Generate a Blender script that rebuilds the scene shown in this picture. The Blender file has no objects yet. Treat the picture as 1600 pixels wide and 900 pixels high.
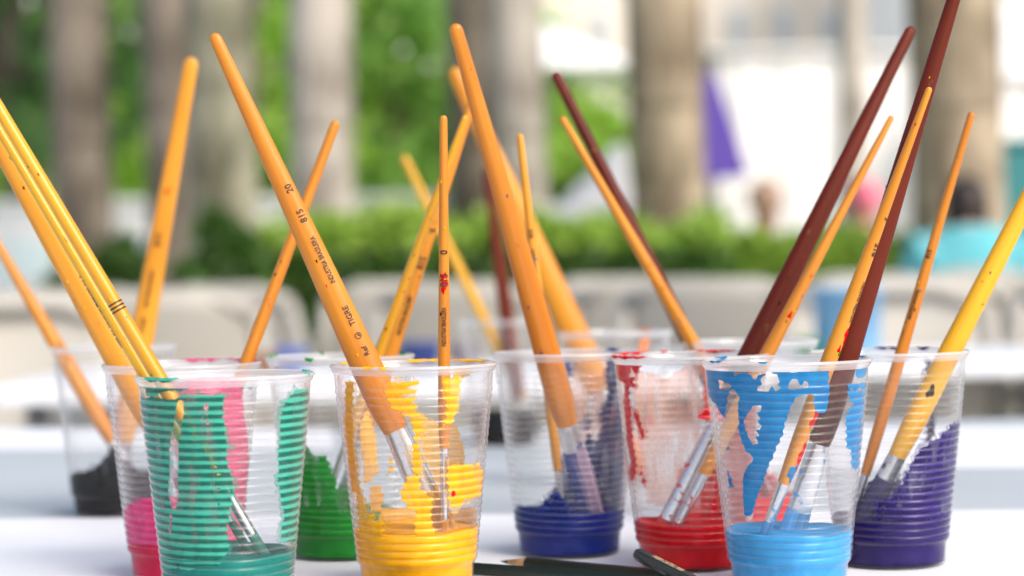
import bpy, bmesh, math, random
import numpy as np
from mathutils import Vector, Matrix, Euler

random.seed(7)
rng = np.random.default_rng(11)
scene = bpy.context.scene
C = scene.collection

# ------------------------------------------------------------------ camera
FPX, W, H = 3200.0, 1600.0, 900.0          # focal length in photograph pixels
TZ = 0.74                                   # table top height
CAMZ = TZ + 0.1375
PITCH, ROLL = math.atan(30 / FPX), math.radians(1.0)
camloc = Vector((0, 0, CAMZ))
_R0, _F = Vector((1, 0, 0)), Vector((0, math.cos(PITCH), -math.sin(PITCH)))
_U0 = Vector((0, math.sin(PITCH), math.cos(PITCH)))
_R = _R0 * math.cos(ROLL) - _U0 * math.sin(ROLL)
_U = _R0 * math.sin(ROLL) + _U0 * math.cos(ROLL)
cd = bpy.data.cameras.new("camera")
cam = bpy.data.objects.new("camera", cd)
C.objects.link(cam)
cam.matrix_world = Matrix(((_R.x, _U.x, -_F.x, 0), (_R.y, _U.y, -_F.y, 0), (_R.z, _U.z, -_F.z, CAMZ), (0, 0, 0, 1)))
cd.sensor_width = 36.0
cd.lens = 36.0 * FPX / W
cd.clip_start, cd.clip_end = 0.02, 2000
cd.dof.use_dof = True
cd.dof.focus_distance = 0.855
cd.dof.aperture_fstop = 6.3
scene.camera = cam

# ------------------------------------------------------------------ light
SUN_EL, SUN_AZ = math.radians(40), math.radians(138)      # azimuth from +Y towards +X
world = bpy.data.worlds.new("World")
scene.world = world
world.use_nodes = True
wn = world.node_tree.nodes
sky = wn.new("ShaderNodeTexSky")
sky.sky_type = 'NISHITA'
sky.sun_disc = False
sky.sun_elevation = SUN_EL
sky.sun_rotation = SUN_AZ
sky.air_density, sky.dust_density, sky.ozone_density = 1.0, 4.0, 0.6
bg = wn["Background"]
bg.inputs[1].default_value = 0.15
world.node_tree.links.new(sky.outputs[0], bg.inputs[0])
sl = bpy.data.lights.new("sun", 'SUN')
sl.energy, sl.angle, sl.color = 1.5, math.radians(25), (1.0, 0.97, 0.92)
sun = bpy.data.objects.new("sun", sl)
C.objects.link(sun)
sd_ = Vector((math.sin(SUN_AZ) * math.cos(SUN_EL), math.cos(SUN_AZ) * math.cos(SUN_EL), math.sin(SUN_EL)))
sun.rotation_euler = (-sd_).to_track_quat('-Z', 'Y').to_euler()
vs = scene.view_settings
vs.view_transform, vs.look, vs.exposure, vs.gamma = 'Standard', 'None', 0.55, 1.0
cy = scene.cycles
cy.use_denoising = True
cy.max_bounces, cy.transparent_max_bounces = 10, 40
cy.diffuse_bounces, cy.glossy_bounces, cy.transmission_bounces = 4, 4, 8
cy.caustics_reflective = False
cy.sample_clamp_indirect = 6.0

# ------------------------------------------------------------------ helpers
def ray(px, py):
    return _F + _R * ((px - W / 2) / FPX) - _U * ((py - H / 2) / FPX)

def at(px, py, y):
    """point of the world at distance y (along +Y) seen at pixel (px, py)"""
    r = ray(px, py)
    return camloc + r * (y / r.y)

def pix(p):
    v = Vector(p) - camloc
    k = FPX / v.dot(_F)
    return W / 2 + k * v.dot(_R), H / 2 - k * v.dot(_U)

def at_z(px, y, z):
    """point at distance y and height z whose image has column px"""
    a, b = 0.0, 0.0
    x = (px - 800) / FPX * y
    for _ in range(4):
        q = pix((x, y, z))
        x += (px - q[0]) / FPX * y
    return Vector((x, y, z))

def empty(name, loc=(0, 0, 0), rz=0.0):
    o = bpy.data.objects.new(name, None)
    o.empty_display_size = 0.02
    C.objects.link(o)
    o.location = loc
    o.rotation_euler = (0, 0, rz)
    return o

def tag(o, label=None, cat=None, group=None, kind=None):
    if label: o["label"] = label
    if cat: o["category"] = cat
    if group: o["group"] = group
    if kind: o["kind"] = kind
    return o

def link(name, me, mat=None, parent=None):
    o = bpy.data.objects.new(name, me)
    C.objects.link(o)
    if mat is not None and len(me.materials) == 0:
        me.materials.append(mat)
    if parent is not None:
        o.parent = parent
    return o

def mesh(name, verts, faces, smooth=True):
    me = bpy.data.meshes.new(name)
    me.from_pydata([tuple(v) for v in verts], [], [tuple(f) for f in faces])
    if smooth:
        me.polygons.foreach_set("use_smooth", [True] * len(me.polygons))
    me.update()
    return me

def obj(name, verts, faces, mat, parent=None, smooth=True):
    return link(name, mesh(name, verts, faces, smooth), mat, parent)

def lathe(profile, segs=48, sx=1.0, sy=1.0, cap0=False, cap1=False):
    vs_, fs = [], []
    n = len(profile)
    for r, z in profile:
        for k in range(segs):
            a = 2 * math.pi * k / segs
            vs_.append((r * sx * math.sin(a), -r * sy * math.cos(a), z))
    for i in range(n - 1):
        for k in range(segs):
            k2 = (k + 1) % segs
            fs.append((i * segs + k, i * segs + k2, (i + 1) * segs + k2, (i + 1) * segs + k))
    if cap0: fs.append(tuple(range(segs - 1, -1, -1)))
    if cap1: fs.append(tuple((n - 1) * segs + k for k in range(segs)))
    return vs_, fs

def bm_mesh(name, bm, smooth=False):
    me = bpy.data.meshes.new(name)
    bm.normal_update()
    bm.to_mesh(me)
    bm.free()
    if smooth:
        me.polygons.foreach_set("use_smooth", [True] * len(me.polygons))
    return me

def box_mesh(name, sx, sy, sz, loc=(0, 0, 0), bevel=0.0, seg=2, rot=None):
    bm = bmesh.new()
    bmesh.ops.create_cube(bm, size=1.0)
    for v in bm.verts:
        v.co = Vector((v.co.x * sx, v.co.y * sy, v.co.z * sz))
    if bevel > 0:
        bmesh.ops.bevel(bm, geom=bm.edges[:], offset=bevel, segments=seg, affect='EDGES', profile=0.5)
    M = Matrix.Translation(loc) @ (rot.to_4x4() if rot is not None else Matrix.Identity(4))
    bmesh.ops.transform(bm, matrix=M, verts=bm.verts)
    return bm_mesh(name, bm)

def box(name, sx, sy, sz, loc, mat, parent=None, bevel=0.0, rot=None):
    return link(name, box_mesh(name, sx, sy, sz, loc, bevel, 2, rot), mat, parent)

def tube(points, radii, segs=12):
    """swept tube with closed ends"""
    vs_, fs = [], []
    n = len(points)
    pts = [Vector(p) for p in points]
    prev = None
    for i, p in enumerate(pts):
        d = (pts[min(i + 1, n - 1)] - pts[max(i - 1, 0)]).normalized()
        if prev is None:
            a = Vector((0, 0, 1)) if abs(d.z) < 0.9 else Vector((1, 0, 0))
            u = d.cross(a).normalized()
        else:
            u = (prev - d * prev.dot(d)).normalized()
        prev = u
        w = d.cross(u)
        r = radii[i] if hasattr(radii, '__len__') else radii
        for k in range(segs):
            t = 2 * math.pi * k / segs
            vs_.append(p + u * (r * math.cos(t)) + w * (r * math.sin(t)))
    for i in range(n - 1):
        for k in range(segs):
            k2 = (k + 1) % segs
            fs.append((i * segs + k, i * segs + k2, (i + 1) * segs + k2, (i + 1) * segs + k))
    fs.append(tuple(range(segs - 1, -1, -1)))
    fs.append(tuple((n - 1) * segs + k for k in range(segs)))
    return vs_, fs

def copy_tree(o, parent=None):
    c = o.copy()
    C.objects.link(c)
    c.parent = parent
    for ch in list(o.children):
        copy_tree(ch, c)
    return c

PITCH_R = 0.0033                # rib spacing of the cups
RZ0, RZ1 = 0.0112, 0.0871      # ribbed part of the cup wall
# ------------------------------------------------------------------ materials
def nm(name):
    m = bpy.data.materials.new(name)
    m.use_nodes = True
    nt = m.node_tree
    return m, nt, nt.nodes, nt.links, nt.nodes["Principled BSDF"]

def rgb(r, g, b):
    f = lambda c: ((c / 255 + 0.055) / 1.055) ** 2.4 if c > 10 else c / 255 / 12.92
    return (f(r), f(g), f(b), 1)

def setp(b, **kw):
    names = dict(rough="Roughness", metal="Metallic", coat="Coat Weight", coatr="Coat Roughness",
                 spec="Specular IOR Level", trans="Transmission Weight", sheen="Sheen Weight", sss="Subsurface Weight")
    for k, v in kw.items():
        b.inputs[names[k]].default_value = v

def noisy(name, col, col2, scale=20.0, rough=0.6, detail=4, bump=0.0, stretch=(1, 1, 1), lo=0.35, hi=0.65, **kw):
    m, nt, n, l, b = nm(name)
    tc = n.new("ShaderNodeTexCoord")
    mp = n.new("ShaderNodeMapping"); mp.inputs["Scale"].default_value = stretch
    tx = n.new("ShaderNodeTexNoise"); tx.inputs["Scale"].default_value = scale; tx.inputs["Detail"].default_value = detail
    rp = n.new("ShaderNodeValToRGB")
    rp.color_ramp.elements[0].position, rp.color_ramp.elements[1].position = lo, hi
    rp.color_ramp.elements[0].color, rp.color_ramp.elements[1].color = col, col2
    l.new(tc.outputs["Object"], mp.inputs[0]); l.new(mp.outputs[0], tx.inputs["Vector"])
    l.new(tx.outputs["Fac"], rp.inputs[0]); l.new(rp.outputs[0], b.inputs["Base Color"])
    setp(b, rough=rough, **kw)
    if bump:
        bp = n.new("ShaderNodeBump"); bp.inputs["Strength"].default_value = 1.0; bp.inputs["Distance"].default_value = bump
        l.new(tx.outputs["Fac"], bp.inputs["Height"]); l.new(bp.outputs[0], b.inputs["Normal"])
    return m

def plain(name, col, rough=0.5, **kw):
    m, nt, n, l, b = nm(name)
    b.inputs["Base Color"].default_value = col
    setp(b, rough=rough, **kw)
    return m

def plastic_mat(name, milk=0.12, edge=0.3, rough=0.1, gloss=0.05, line=0.0):
    """thin translucent polypropylene: see-through, milky towards the edges, glossy"""
    m, nt, n, l, b = nm(name)
    n.remove(b)
    out = n["Material Output"]
    tr = n.new("ShaderNodeBsdfTransparent"); tr.inputs[0].default_value = (0.99, 0.99, 0.99, 1)
    df = n.new("ShaderNodeBsdfDiffuse"); df.inputs[0].default_value = (0.92, 0.92, 0.92, 1)
    tl = n.new("ShaderNodeBsdfTranslucent"); tl.inputs[0].default_value = (0.92, 0.92, 0.92, 1)
    ml = n.new("ShaderNodeMixShader"); ml.inputs[0].default_value = 0.5
    l.new(df.outputs[0], ml.inputs[1]); l.new(tl.outputs[0], ml.inputs[2])
    lw = n.new("ShaderNodeLayerWeight"); lw.inputs[0].default_value = 0.5
    pw = n.new("ShaderNodeMath"); pw.operation = 'POWER'; pw.inputs[1].default_value = 3.0
    l.new(lw.outputs["Facing"], pw.inputs[0])
    mr = n.new("ShaderNodeMapRange"); mr.inputs["To Min"].default_value = milk; mr.inputs["To Max"].default_value = milk + edge
    l.new(pw.outputs[0], mr.inputs["Value"])
    fac = mr.outputs[0]
    if line > 0:
        # the notch between two ribs is steep and scatters more light
        def mth(op, *a):
            q = n.new("ShaderNodeMath"); q.operation = op
            for i, x in enumerate(a):
                if isinstance(x, (int, float)): q.inputs[i].default_value = x
                else: l.new(x, q.inputs[i])
            return q.outputs[0]
        tc = n.new("ShaderNodeTexCoord"); sp = n.new("ShaderNodeSeparateXYZ"); l.new(tc.outputs["Object"], sp.inputs[0])
        z = sp.outputs["Z"]
        c_ = mth('COSINE', mth('MULTIPLY_ADD', z, 2 * math.pi / PITCH_R, -2 * math.pi * RZ0 / PITCH_R))
        c_ = mth('POWER', mth('MAXIMUM', c_, 0.0), 5.0)
        inr = mth('MULTIPLY', mth('GREATER_THAN', z, RZ0 - 0.0006), mth('LESS_THAN', z, RZ1 + 0.0006))
        nz = n.new("ShaderNodeTexNoise"); nz.inputs["Scale"].default_value = 160; l.new(tc.outputs["Object"], nz.inputs["Vector"])
        fac = mth('MULTIPLY_ADD', mth('MULTIPLY', mth('MULTIPLY', c_, inr), nz.outputs["Fac"]), 2.0 * line, fac)
    m1 = n.new("ShaderNodeMixShader")
    l.new(fac, m1.inputs[0]); l.new(tr.outputs[0], m1.inputs[1]); l.new(ml.outputs[0], m1.inputs[2])
    gl = n.new("ShaderNodeBsdfGlossy"); gl.inputs["Roughness"].default_value = rough
    p5 = n.new("ShaderNodeMath"); p5.operation = 'POWER'; p5.inputs[1].default_value = 5.0
    l.new(lw.outputs["Facing"], p5.inputs[0])
    fr = n.new("ShaderNodeMapRange"); fr.inputs["To Min"].default_value = gloss; fr.inputs["To Max"].default_value = 0.9
    l.new(p5.outputs[0], fr.inputs["Value"])
    m2 = n.new("ShaderNodeMixShader")
    l.new(fr.outputs[0], m2.inputs[0]); l.new(m1.outputs[0], m2.inputs[1]); l.new(gl.outputs[0], m2.inputs[2])
    l.new(m2.outputs[0], out.inputs["Surface"])
    return m

def paint_mat(name, thick, thin, stripe=0.5, rough=0.35, translucent=0.12, nscale=90, ramp=0.22, thin0=0.0, thin1=0.3):
    """paint coat: thick pigment in the rib grooves, thinner over the rib crests"""
    m, nt, n, l, b = nm(name)
    tc = n.new("ShaderNodeTexCoord")
    sp = n.new("ShaderNodeSeparateXYZ"); l.new(tc.outputs["Object"], sp.inputs[0])
    dv = n.new("ShaderNodeMath"); dv.operation = 'MULTIPLY_ADD'
    dv.inputs[1].default_value = 2 * math.pi / PITCH_R
    dv.inputs[2].default_value = -2 * math.pi * RZ0 / PITCH_R + 2.2
    l.new(sp.outputs["Z"], dv.inputs[0])
    sn = n.new("ShaderNodeMath"); sn.operation = 'SINE'; l.new(dv.outputs[0], sn.inputs[0])
    nz = n.new("ShaderNodeTexNoise"); nz.inputs["Scale"].default_value = nscale; nz.inputs["Detail"].default_value = 3
    l.new(tc.outputs["Object"], nz.inputs["Vector"])
    ma = n.new("ShaderNodeMath"); ma.operation = 'MULTIPLY_ADD'; ma.inputs[1].default_value = 0.5 * stripe
    l.new(sn.outputs[0], ma.inputs[0]); l.new(nz.outputs["Fac"], ma.inputs[2])
    rp = n.new("ShaderNodeValToRGB")
    rp.color_ramp.elements[0].position, rp.color_ramp.elements[1].position = 0.5 - ramp, 0.5 + ramp
    rp.color_ramp.elements[0].color, rp.color_ramp.elements[1].color = thick, thin
    l.new(ma.outputs[0], rp.inputs[0]); l.new(rp.outputs[0], b.inputs["Base Color"])
    setp(b, rough=rough, spec=0.0)
    tl = n.new("ShaderNodeBsdfTranslucent"); l.new(rp.outputs[0], tl.inputs[0])
    mx = n.new("ShaderNodeMixShader"); mx.inputs[0].default_value = translucent
    l.new(b.outputs[0], mx.inputs[1]); l.new(tl.outputs[0], mx.inputs[2])
    tp_ = n.new("ShaderNodeBsdfTransparent")
    mp = n.new("ShaderNodeMapping"); mp.inputs["Scale"].default_value = (1, 1, 0.22)
    n2 = n.new("ShaderNodeTexNoise"); n2.inputs["Scale"].default_value = 260; n2.inputs["Detail"].default_value = 4
    l.new(tc.outputs["Object"], mp.inputs[0]); l.new(mp.outputs[0], n2.inputs["Vector"])
    mr = n.new("ShaderNodeMapRange")
    mr.inputs["From Min"].default_value, mr.inputs["From Max"].default_value = 0.45, 0.72
    mr.inputs["To Min"].default_value, mr.inputs["To Max"].default_value = thin0, thin1
    l.new(n2.outputs["Fac"], mr.inputs["Value"])
    m3 = n.new("ShaderNodeMixShader")
    l.new(mr.outputs[0], m3.inputs[0]); l.new(mx.outputs[0], m3.inputs[1]); l.new(tp_.outputs[0], m3.inputs[2])
    l.new(m3.outputs[0], n["Material Output"].inputs["Surface"])
    return m

def liquid_mat(name, c):
    m, nt, n, l, b = nm(name)
    tc = n.new("ShaderNodeTexCoord")
    tx = n.new("ShaderNodeTexNoise"); tx.inputs["Scale"].default_value = 55; tx.inputs["Detail"].default_value = 3; tx.inputs["Distortion"].default_value = 1.5
    l.new(tc.outputs["Object"], tx.inputs["Vector"])
    rp = n.new("ShaderNodeValToRGB")
    rp.color_ramp.elements[0].position, rp.color_ramp.elements[1].position = 0.3, 0.75
    rp.color_ramp.elements[0].color = tuple(0.8 * x for x in c[:3]) + (1,)
    rp.color_ramp.elements[1].color = tuple(min(1, 1.18 * x + 0.008) for x in c[:3]) + (1,)
    l.new(tx.outputs["Fac"], rp.inputs[0]); l.new(rp.outputs[0], b.inputs["Base Color"])
    side = m
    setp(b, rough=0.4, spec=0.0)
    top = m.copy(); top.name = name + "_surface"
    setp(top.node_tree.nodes["Principled BSDF"], rough=0.45, spec=0.0)
    return side, top

def leaf_mat(name, c1, c2, tr=0.4):
    m, nt, n, l, b = nm(name)
    oi = n.new("ShaderNodeNewGeometry")
    rp = n.new("ShaderNodeValToRGB")
    rp.color_ramp.elements[0].color, rp.color_ramp.elements[1].color = c1, c2
    l.new(oi.outputs["Random Per Island"], rp.inputs[0])
    l.new(rp.outputs[0], b.inputs["Base Color"]); setp(b, rough=0.5)
    tl = n.new("ShaderNodeBsdfTranslucent")
    l.new(rp.outputs[0], tl.inputs[0])
    mx = n.new("ShaderNodeMixShader"); mx.inputs[0].default_value = tr
    l.new(b.outputs[0], mx.inputs[1]); l.new(tl.outputs[0], mx.inputs[2])
    l.new(mx.outputs[0], n["Material Output"].inputs["Surface"])
    return m

M_plastic = plastic_mat("cup_plastic", 0.004, 0.32, 0.17, 0.028, 0.11)
M_inner = plastic_mat("cup_inner_frosted", 0.036, 0.26, 0.3, 0.012, 0.035)
M_rim = plastic_mat("cup_rim_plastic", 0.50, 0.45, 0.08, 0.08)
PAINT = dict(
    teal=paint_mat("paint_teal", rgb(0, 96, 80), rgb(60, 174, 150), 0.9, ramp=0.14),
    yellow=paint_mat("paint_yellow", rgb(238, 160, 0), rgb(250, 190, 25), 0.4),
    sky=paint_mat("paint_light_blue", rgb(14, 108, 170), rgb(34, 132, 190), 0.25, thin1=0.08),
    red=paint_mat("paint_red", rgb(200, 5, 20), rgb(220, 20, 35), 0.3),
    navy=paint_mat("paint_dark_blue", rgb(10, 28, 100), rgb(26, 55, 135), 0.5),
    purple=paint_mat("paint_purple", rgb(26, 10, 80), rgb(50, 28, 115), 0.6),
    green=paint_mat("paint_green", rgb(5, 120, 25), rgb(25, 150, 45), 0.3),
    pink=paint_mat("paint_pink", rgb(225, 45, 115), rgb(240, 85, 150), 0.3, translucent=0.3),
    black=paint_mat("paint_black", rgb(3, 3, 4), rgb(12, 12, 15), 0.4),
    orange=paint_mat("paint_orange", rgb(235, 120, 50), rgb(245, 150, 90), 0.3),
    peach=paint_mat("paint_yellow_film", rgb(255, 196, 84), rgb(255, 208, 118), 0.2, translucent=0.3, thin0=0.0, thin1=0.3),
    salmon=paint_mat("paint_red_film", rgb(238, 72, 64), rgb(244, 104, 90), 0.2, translucent=0.3, thin0=0.0, thin1=0.3),
)
FILM = {k: paint_mat("paint_film_" + k, c, c, 0.3, translucent=0.4, thin0=0.5, thin1=0.97) for k, c in dict(
    teal=rgb(40, 165, 140), yellow=rgb(250, 195, 60), red=rgb(235, 70, 70), navy=rgb(45, 70, 150), purple=rgb(75, 55, 140),
    green=rgb(50, 160, 70), pink=rgb(240, 95, 155), black=rgb(60, 60, 68)).items()}
M_blush = paint_mat("paint_peach_film", rgb(245, 160, 120), rgb(250, 190, 160), 0.2, translucent=0.5, thin0=0.45, thin1=0.85)
LIQ = dict(
    teal=liquid_mat("liquid_teal", rgb(0, 112, 104)), yellow=liquid_mat("liquid_yellow", rgb(243, 168, 0)),
    sky=liquid_mat("liquid_light_blue", rgb(58, 148, 206)), red=liquid_mat("liquid_red", rgb(200, 4, 18)),
    navy=liquid_mat("liquid_dark_blue", rgb(8, 32, 115)), purple=liquid_mat("liquid_purple", rgb(30, 10, 88)),
    green=liquid_mat("liquid_green", rgb(8, 122, 28)), pink=liquid_mat("liquid_magenta", rgb(200, 8, 66)),
    black=liquid_mat("liquid_black", rgb(8, 8, 11)), brown=liquid_mat("liquid_dark_brown", rgb(20, 8, 7)),
    orange=liquid_mat("liquid_orange", rgb(230, 120, 40)), white=liquid_mat("liquid_white", rgb(225, 225, 222)),
)
def lacquer(name, c1, c2, rough, coat, scuff):
    """lacquered wood: long grain, patchy tone, a few scuffs"""
    m, nt, n, l, b = nm(name)
    tc = n.new("ShaderNodeTexCoord"); oi = n.new("ShaderNodeObjectInfo")
    def noise(scale, stretch, detail=4):
        mp = n.new("ShaderNodeMapping"); mp.inputs["Scale"].default_value = stretch
        ad = n.new("ShaderNodeVectorMath"); ad.operation = 'ADD'
        l.new(tc.outputs["Object"], ad.inputs[0]); l.new(oi.outputs["Random"], ad.inputs[1]); l.new(ad.outputs[0], mp.inputs[0])
        t = n.new("ShaderNodeTexNoise"); t.inputs["Scale"].default_value = scale; t.inputs["Detail"].default_value = detail
        l.new(mp.outputs[0], t.inputs["Vector"]); return t.outputs["Fac"]
    rp = n.new("ShaderNodeValToRGB"); rp.color_ramp.elements[0].position, rp.color_ramp.elements[1].position = 0.32, 0.68
    rp.color_ramp.elements[0].color, rp.color_ramp.elements[1].color = c1, c2
    mx = n.new("ShaderNodeMath"); mx.operation = 'MULTIPLY_ADD'; mx.inputs[1].default_value = 0.5
    g = noise(420, (1, 1, 0.02)); p = noise(28, (1, 1, 0.5))
    hf = n.new("ShaderNodeMath"); hf.operation = 'MULTIPLY'; hf.inputs[1].default_value = 0.5; l.new(p, hf.inputs[0])
    l.new(g, mx.inputs[0]); l.new(hf.outputs[0], mx.inputs[2]); l.new(mx.outputs[0], rp.inputs[0])
    sc = noise(300, (1, 1, 0.35), 3)
    mr = n.new("ShaderNodeMapRange"); mr.inputs["From Min"].default_value, mr.inputs["From Max"].default_value = 0.69, 0.74
    l.new(sc, mr.inputs["Value"])
    ml = n.new("ShaderNodeMixRGB"); ml.inputs[2].default_value = scuff
    hs = n.new("ShaderNodeHueSaturation")
    for inp, lo, hi in (("Hue", 0.503, 0.513), ("Value", 0.90, 1.06)):
        rm = n.new("ShaderNodeMapRange"); rm.inputs["To Min"].default_value, rm.inputs["To Max"].default_value = lo, hi
        l.new(oi.outputs["Random"], rm.inputs["Value"]); l.new(rm.outputs[0], hs.inputs[inp])
    l.new(mr.outputs[0], ml.inputs[0]); l.new(rp.outputs[0], ml.inputs[1]); l.new(ml.outputs[0], hs.inputs["Color"]); l.new(hs.outputs[0], b.inputs["Base Color"])
    rr = n.new("ShaderNodeMapRange"); rr.inputs["To Min"].default_value, rr.inputs["To Max"].default_value = rough - 0.08, rough + 0.2
    l.new(p, rr.inputs["Value"]); l.new(rr.outputs[0], b.inputs["Roughness"])
    setp(b, coat=coat, coatr=0.18, spec=0.4 if coat > 0.1 else 0.22)
    bp = n.new("ShaderNodeBump"); bp.inputs["Distance"].default_value = 0.00008; bp.inputs["Strength"].default_value = 0.6
    l.new(p, bp.inputs["Height"]); l.new(bp.outputs[0], b.inputs["Normal"])
    return m
M_orange = lacquer("orange_lacquer", rgb(192, 106, 15), rgb(216, 140, 38), 0.36, 0.2, rgb(160, 92, 34))
M_ochre = lacquer("ochre_lacquer", rgb(200, 134, 8), rgb(226, 162, 24), 0.3, 0.4, rgb(176, 116, 20))
M_maroon = lacquer("maroon_lacquer", rgb(82, 13, 6), rgb(104, 25, 13), 0.40, 0.02, rgb(120, 62, 48))
M_ferrule = noisy("ferrule_metal", rgb(200, 203, 208), rgb(225, 226, 228), 120, 0.28, 2, 0, (1, 1, 1), metal=0.9)
M_ink = noisy("black_print", rgb(38, 26, 18), rgb(110, 68, 30), 900, 0.6, 2, 0, (1, 1, 1), 0.5, 0.72)
M_gold = plain("gold_print", rgb(235, 215, 170), 0.4, metal=0.3)
M_ferr = {}
def ferrule_mat(col):
    if col not in M_ferr:
        m, nt, n, l, b = nm("ferrule_" + col)
        tc = n.new("ShaderNodeTexCoord")
        t = n.new("ShaderNodeTexNoise"); t.inputs["Scale"].default_value = 170; t.inputs["Detail"].default_value = 4; l.new(tc.outputs["Object"], t.inputs["Vector"])
        mr = n.new("ShaderNodeMapRange"); mr.inputs["From Min"].default_value, mr.inputs["From Max"].default_value = 0.60, 0.64
        l.new(t.outputs["Fac"], mr.inputs["Value"])
        mx = n.new("ShaderNodeMixRGB"); mx.inputs[1].default_value = rgb(208, 210, 214); mx.inputs[2].default_value = bristle_col[col]
        l.new(mr.outputs[0], mx.inputs[0]); l.new(mx.outputs[0], b.inputs["Base Color"])
        iv = n.new("ShaderNodeMath"); iv.operation = 'MULTIPLY_ADD'; iv.inputs[1].default_value, iv.inputs[2].default_value = -0.9, 0.9
        l.new(mr.outputs[0], iv.inputs[0]); l.new(iv.outputs[0], b.inputs["Metallic"])
        setp(b, rough=0.27)
        M_ferr[col] = m
    return M_ferr[col]
M_bristle = {}
bristle_col = {'teal': rgb(20, 130, 115), 'yellow': rgb(225, 160, 30), 'sky': rgb(70, 150, 210), 'red': rgb(190, 40, 50),
    'navy': rgb(28, 52, 125), 'purple': rgb(30, 20, 75), 'green': rgb(40, 130, 60), 'pink': rgb(210, 50, 100),
    'black': rgb(15, 15, 20), 'brown': rgb(40, 25, 22), 'orange': rgb(220, 120, 60)}
def bristle(col):
    if col not in M_bristle:
        c = bristle_col[col]
        d = {'navy': rgb(176, 150, 170), 'purple': rgb(66, 56, 110)}.get(col, tuple(0.5 * x for x in c[:3]) + (1,))
        M_bristle[col] = noisy("bristles_" + col, c, d, 320, 0.5, 3, 0.0003, (1, 1, 0.03), 0.45, 0.7)
    return M_bristle[col]

# ------------------------------------------------------------------ setting: ground
M_ground = noisy("pale_paving", rgb(196, 194, 188), rgb(222, 220, 214), 1.2, 0.9, 6)
g = obj("ground", [(-400, -100, 0), (400, -100, 0), (400, 700, 0), (-400, 700, 0)], [(0, 1, 2, 3)], M_ground, None, False)
tag(g, kind="structure")
M_lawn = noisy("lawn_green", rgb(70, 105, 35), rgb(120, 160, 60), 3, 0.9, 5)
lw = obj("lawn", [(-40, 15.0, .03), (1.4, 15.0, .03), (1.4, 60, .03), (-40, 60, .03)], [(0, 1, 2, 3)], M_lawn, None, False)
tag(lw, kind="structure")

# ------------------------------------------------------------------ the painting table and its sheets
M_table = noisy("grey_table_laminate", rgb(178, 186, 194), rgb(188, 196, 203), 6, 0.45, 3)
M_leg = plain("table_leg_metal", rgb(120, 122, 126), 0.4, metal=0.6)
M_sheet = noisy("white_sheet", rgb(228, 230, 236), rgb(236, 238, 243), 8, 0.55, 3)
tb = empty("painting_table", (0, 1.12, 0))
tag(tb, "large grey table carrying the plastic paint cups, paper on its top", "table")
box("table_top", 3.0, 1.36, 0.03, (0, 0, TZ - 0.0166), M_table, tb, 0.004)
for sx in (-1, 1):
    for sy in (-1, 1):
        v, f = tube([(sx * 1.4, sy * 0.6, 0.0), (sx * 1.4, sy * 0.6, TZ - 0.032)], 0.02, 12)
        obj("leg", v, f, M_leg, tb)

def sheet(pts, label, thick=0.0008, z=TZ - 0.0014):
    n = 14
    vs_, fs = [], []
    for k, zz in ((0, z), (1, z + thick)):
        for p in pts: vs_.append((p[0], p[1], zz))
    m_ = len(pts)
    fs.append(tuple(range(m_ - 1, -1, -1))); fs.append(tuple(range(m_, 2 * m_)))
    for i in range(m_):
        j = (i + 1) % m_
        fs.append((i, j, m_ + j, m_ + i))
    o = obj("paper_sheet", vs_, fs, M_sheet, None, False)
    tag(o, label, "paper", "white paper sheets on the table")
    return o
def tp(px, py):
    r = ray(px, py); t = (TZ - CAMZ) / r.z
    p = camloc + r * t
    return (p.x, p.y)
a0, a1 = tp(-60, 809), tp(1660, 794)
sheet([(-0.75, 0.50), (0.75, 0.50), a1, a0], "wide white paper sheet under the front row of paint cups")
b0, b1, b2, b3 = tp(1180, 728), tp(1700, 726), tp(1700, 667), tp(1180, 667)
sheet([b0, b1, b2, b3], "white paper strip at the table's far edge, right of the purple cup")
b0, b1, b2, b3 = tp(-120, 700), tp(520, 697), tp(520, 668), tp(-120, 668)
sheet([b0, b1, b2, b3], "white paper strip at the table's far edge, behind the black paint cup")

# ------------------------------------------------------------------ cups
CH, RB, RT = 0.0970, 0.0243, 0.0343
def wall_r(z):
    """outer wall radius at height z"""
    if z < 0.0010: return RB - 0.0006 + 0.0006 * z / 0.0010
    if z < 0.0098: return RB + 0.0006 * (z - 0.001) / 0.0088
    if z < RZ0:    return 0.0249 + 0.0012 * (z - 0.0098) / (RZ0 - 0.0098)
    if z < RZ1:
        base = 0.0261 + (RT - 0.0261) * (z - RZ0) / (RZ1 - RZ0)
        ph = ((z - RZ0) / PITCH_R) % 1.0
        # rounded barrel with a sharp notch between ribs
        return base + 0.00052 * (1 - abs(2 * ph - 1) ** 3.0) - 0.0003
    if z < 0.0930: return RT + 0.0004 * (z - RZ1) / 0.0059
    return RT + 0.0004
NR = 10
zs_rib = [RZ0 + (RZ1 - RZ0) * i / (23 * NR) for i in range(23 * NR + 1)]
zs_all = [0.0, 0.0005, 0.001, 0.003, 0.006, 0.0098, 0.0102] + zs_rib + [0.0876, 0.089, 0.091, 0.0930]
prof = [(0.0005, 0.0008), (0.012, 0.0008), (0.0222, 0.0008), (0.0230, 0.0003)] + [(wall_r(z), z) for z in zs_all]
v_, f_ = lathe(prof, 128)
ME_wall = mesh("cup_wall", v_, f_); ME_wall.materials.append(M_plastic)
v_, f_ = lathe([(wall_r(z) - 0.0013, z) for z in [0.0012, 0.004, 0.0098] + zs_rib[::2] + [0.0890, 0.0928]], 96)
ME_inner = mesh("inner_wall", v_, f_); ME_inner.materials.append(M_inner)
rim_prof = [(0.0347, 0.0931), (0.0350, 0.0936), (0.0356, 0.0942), (0.0358, 0.0948), (0.0358, 0.0954)]
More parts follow.
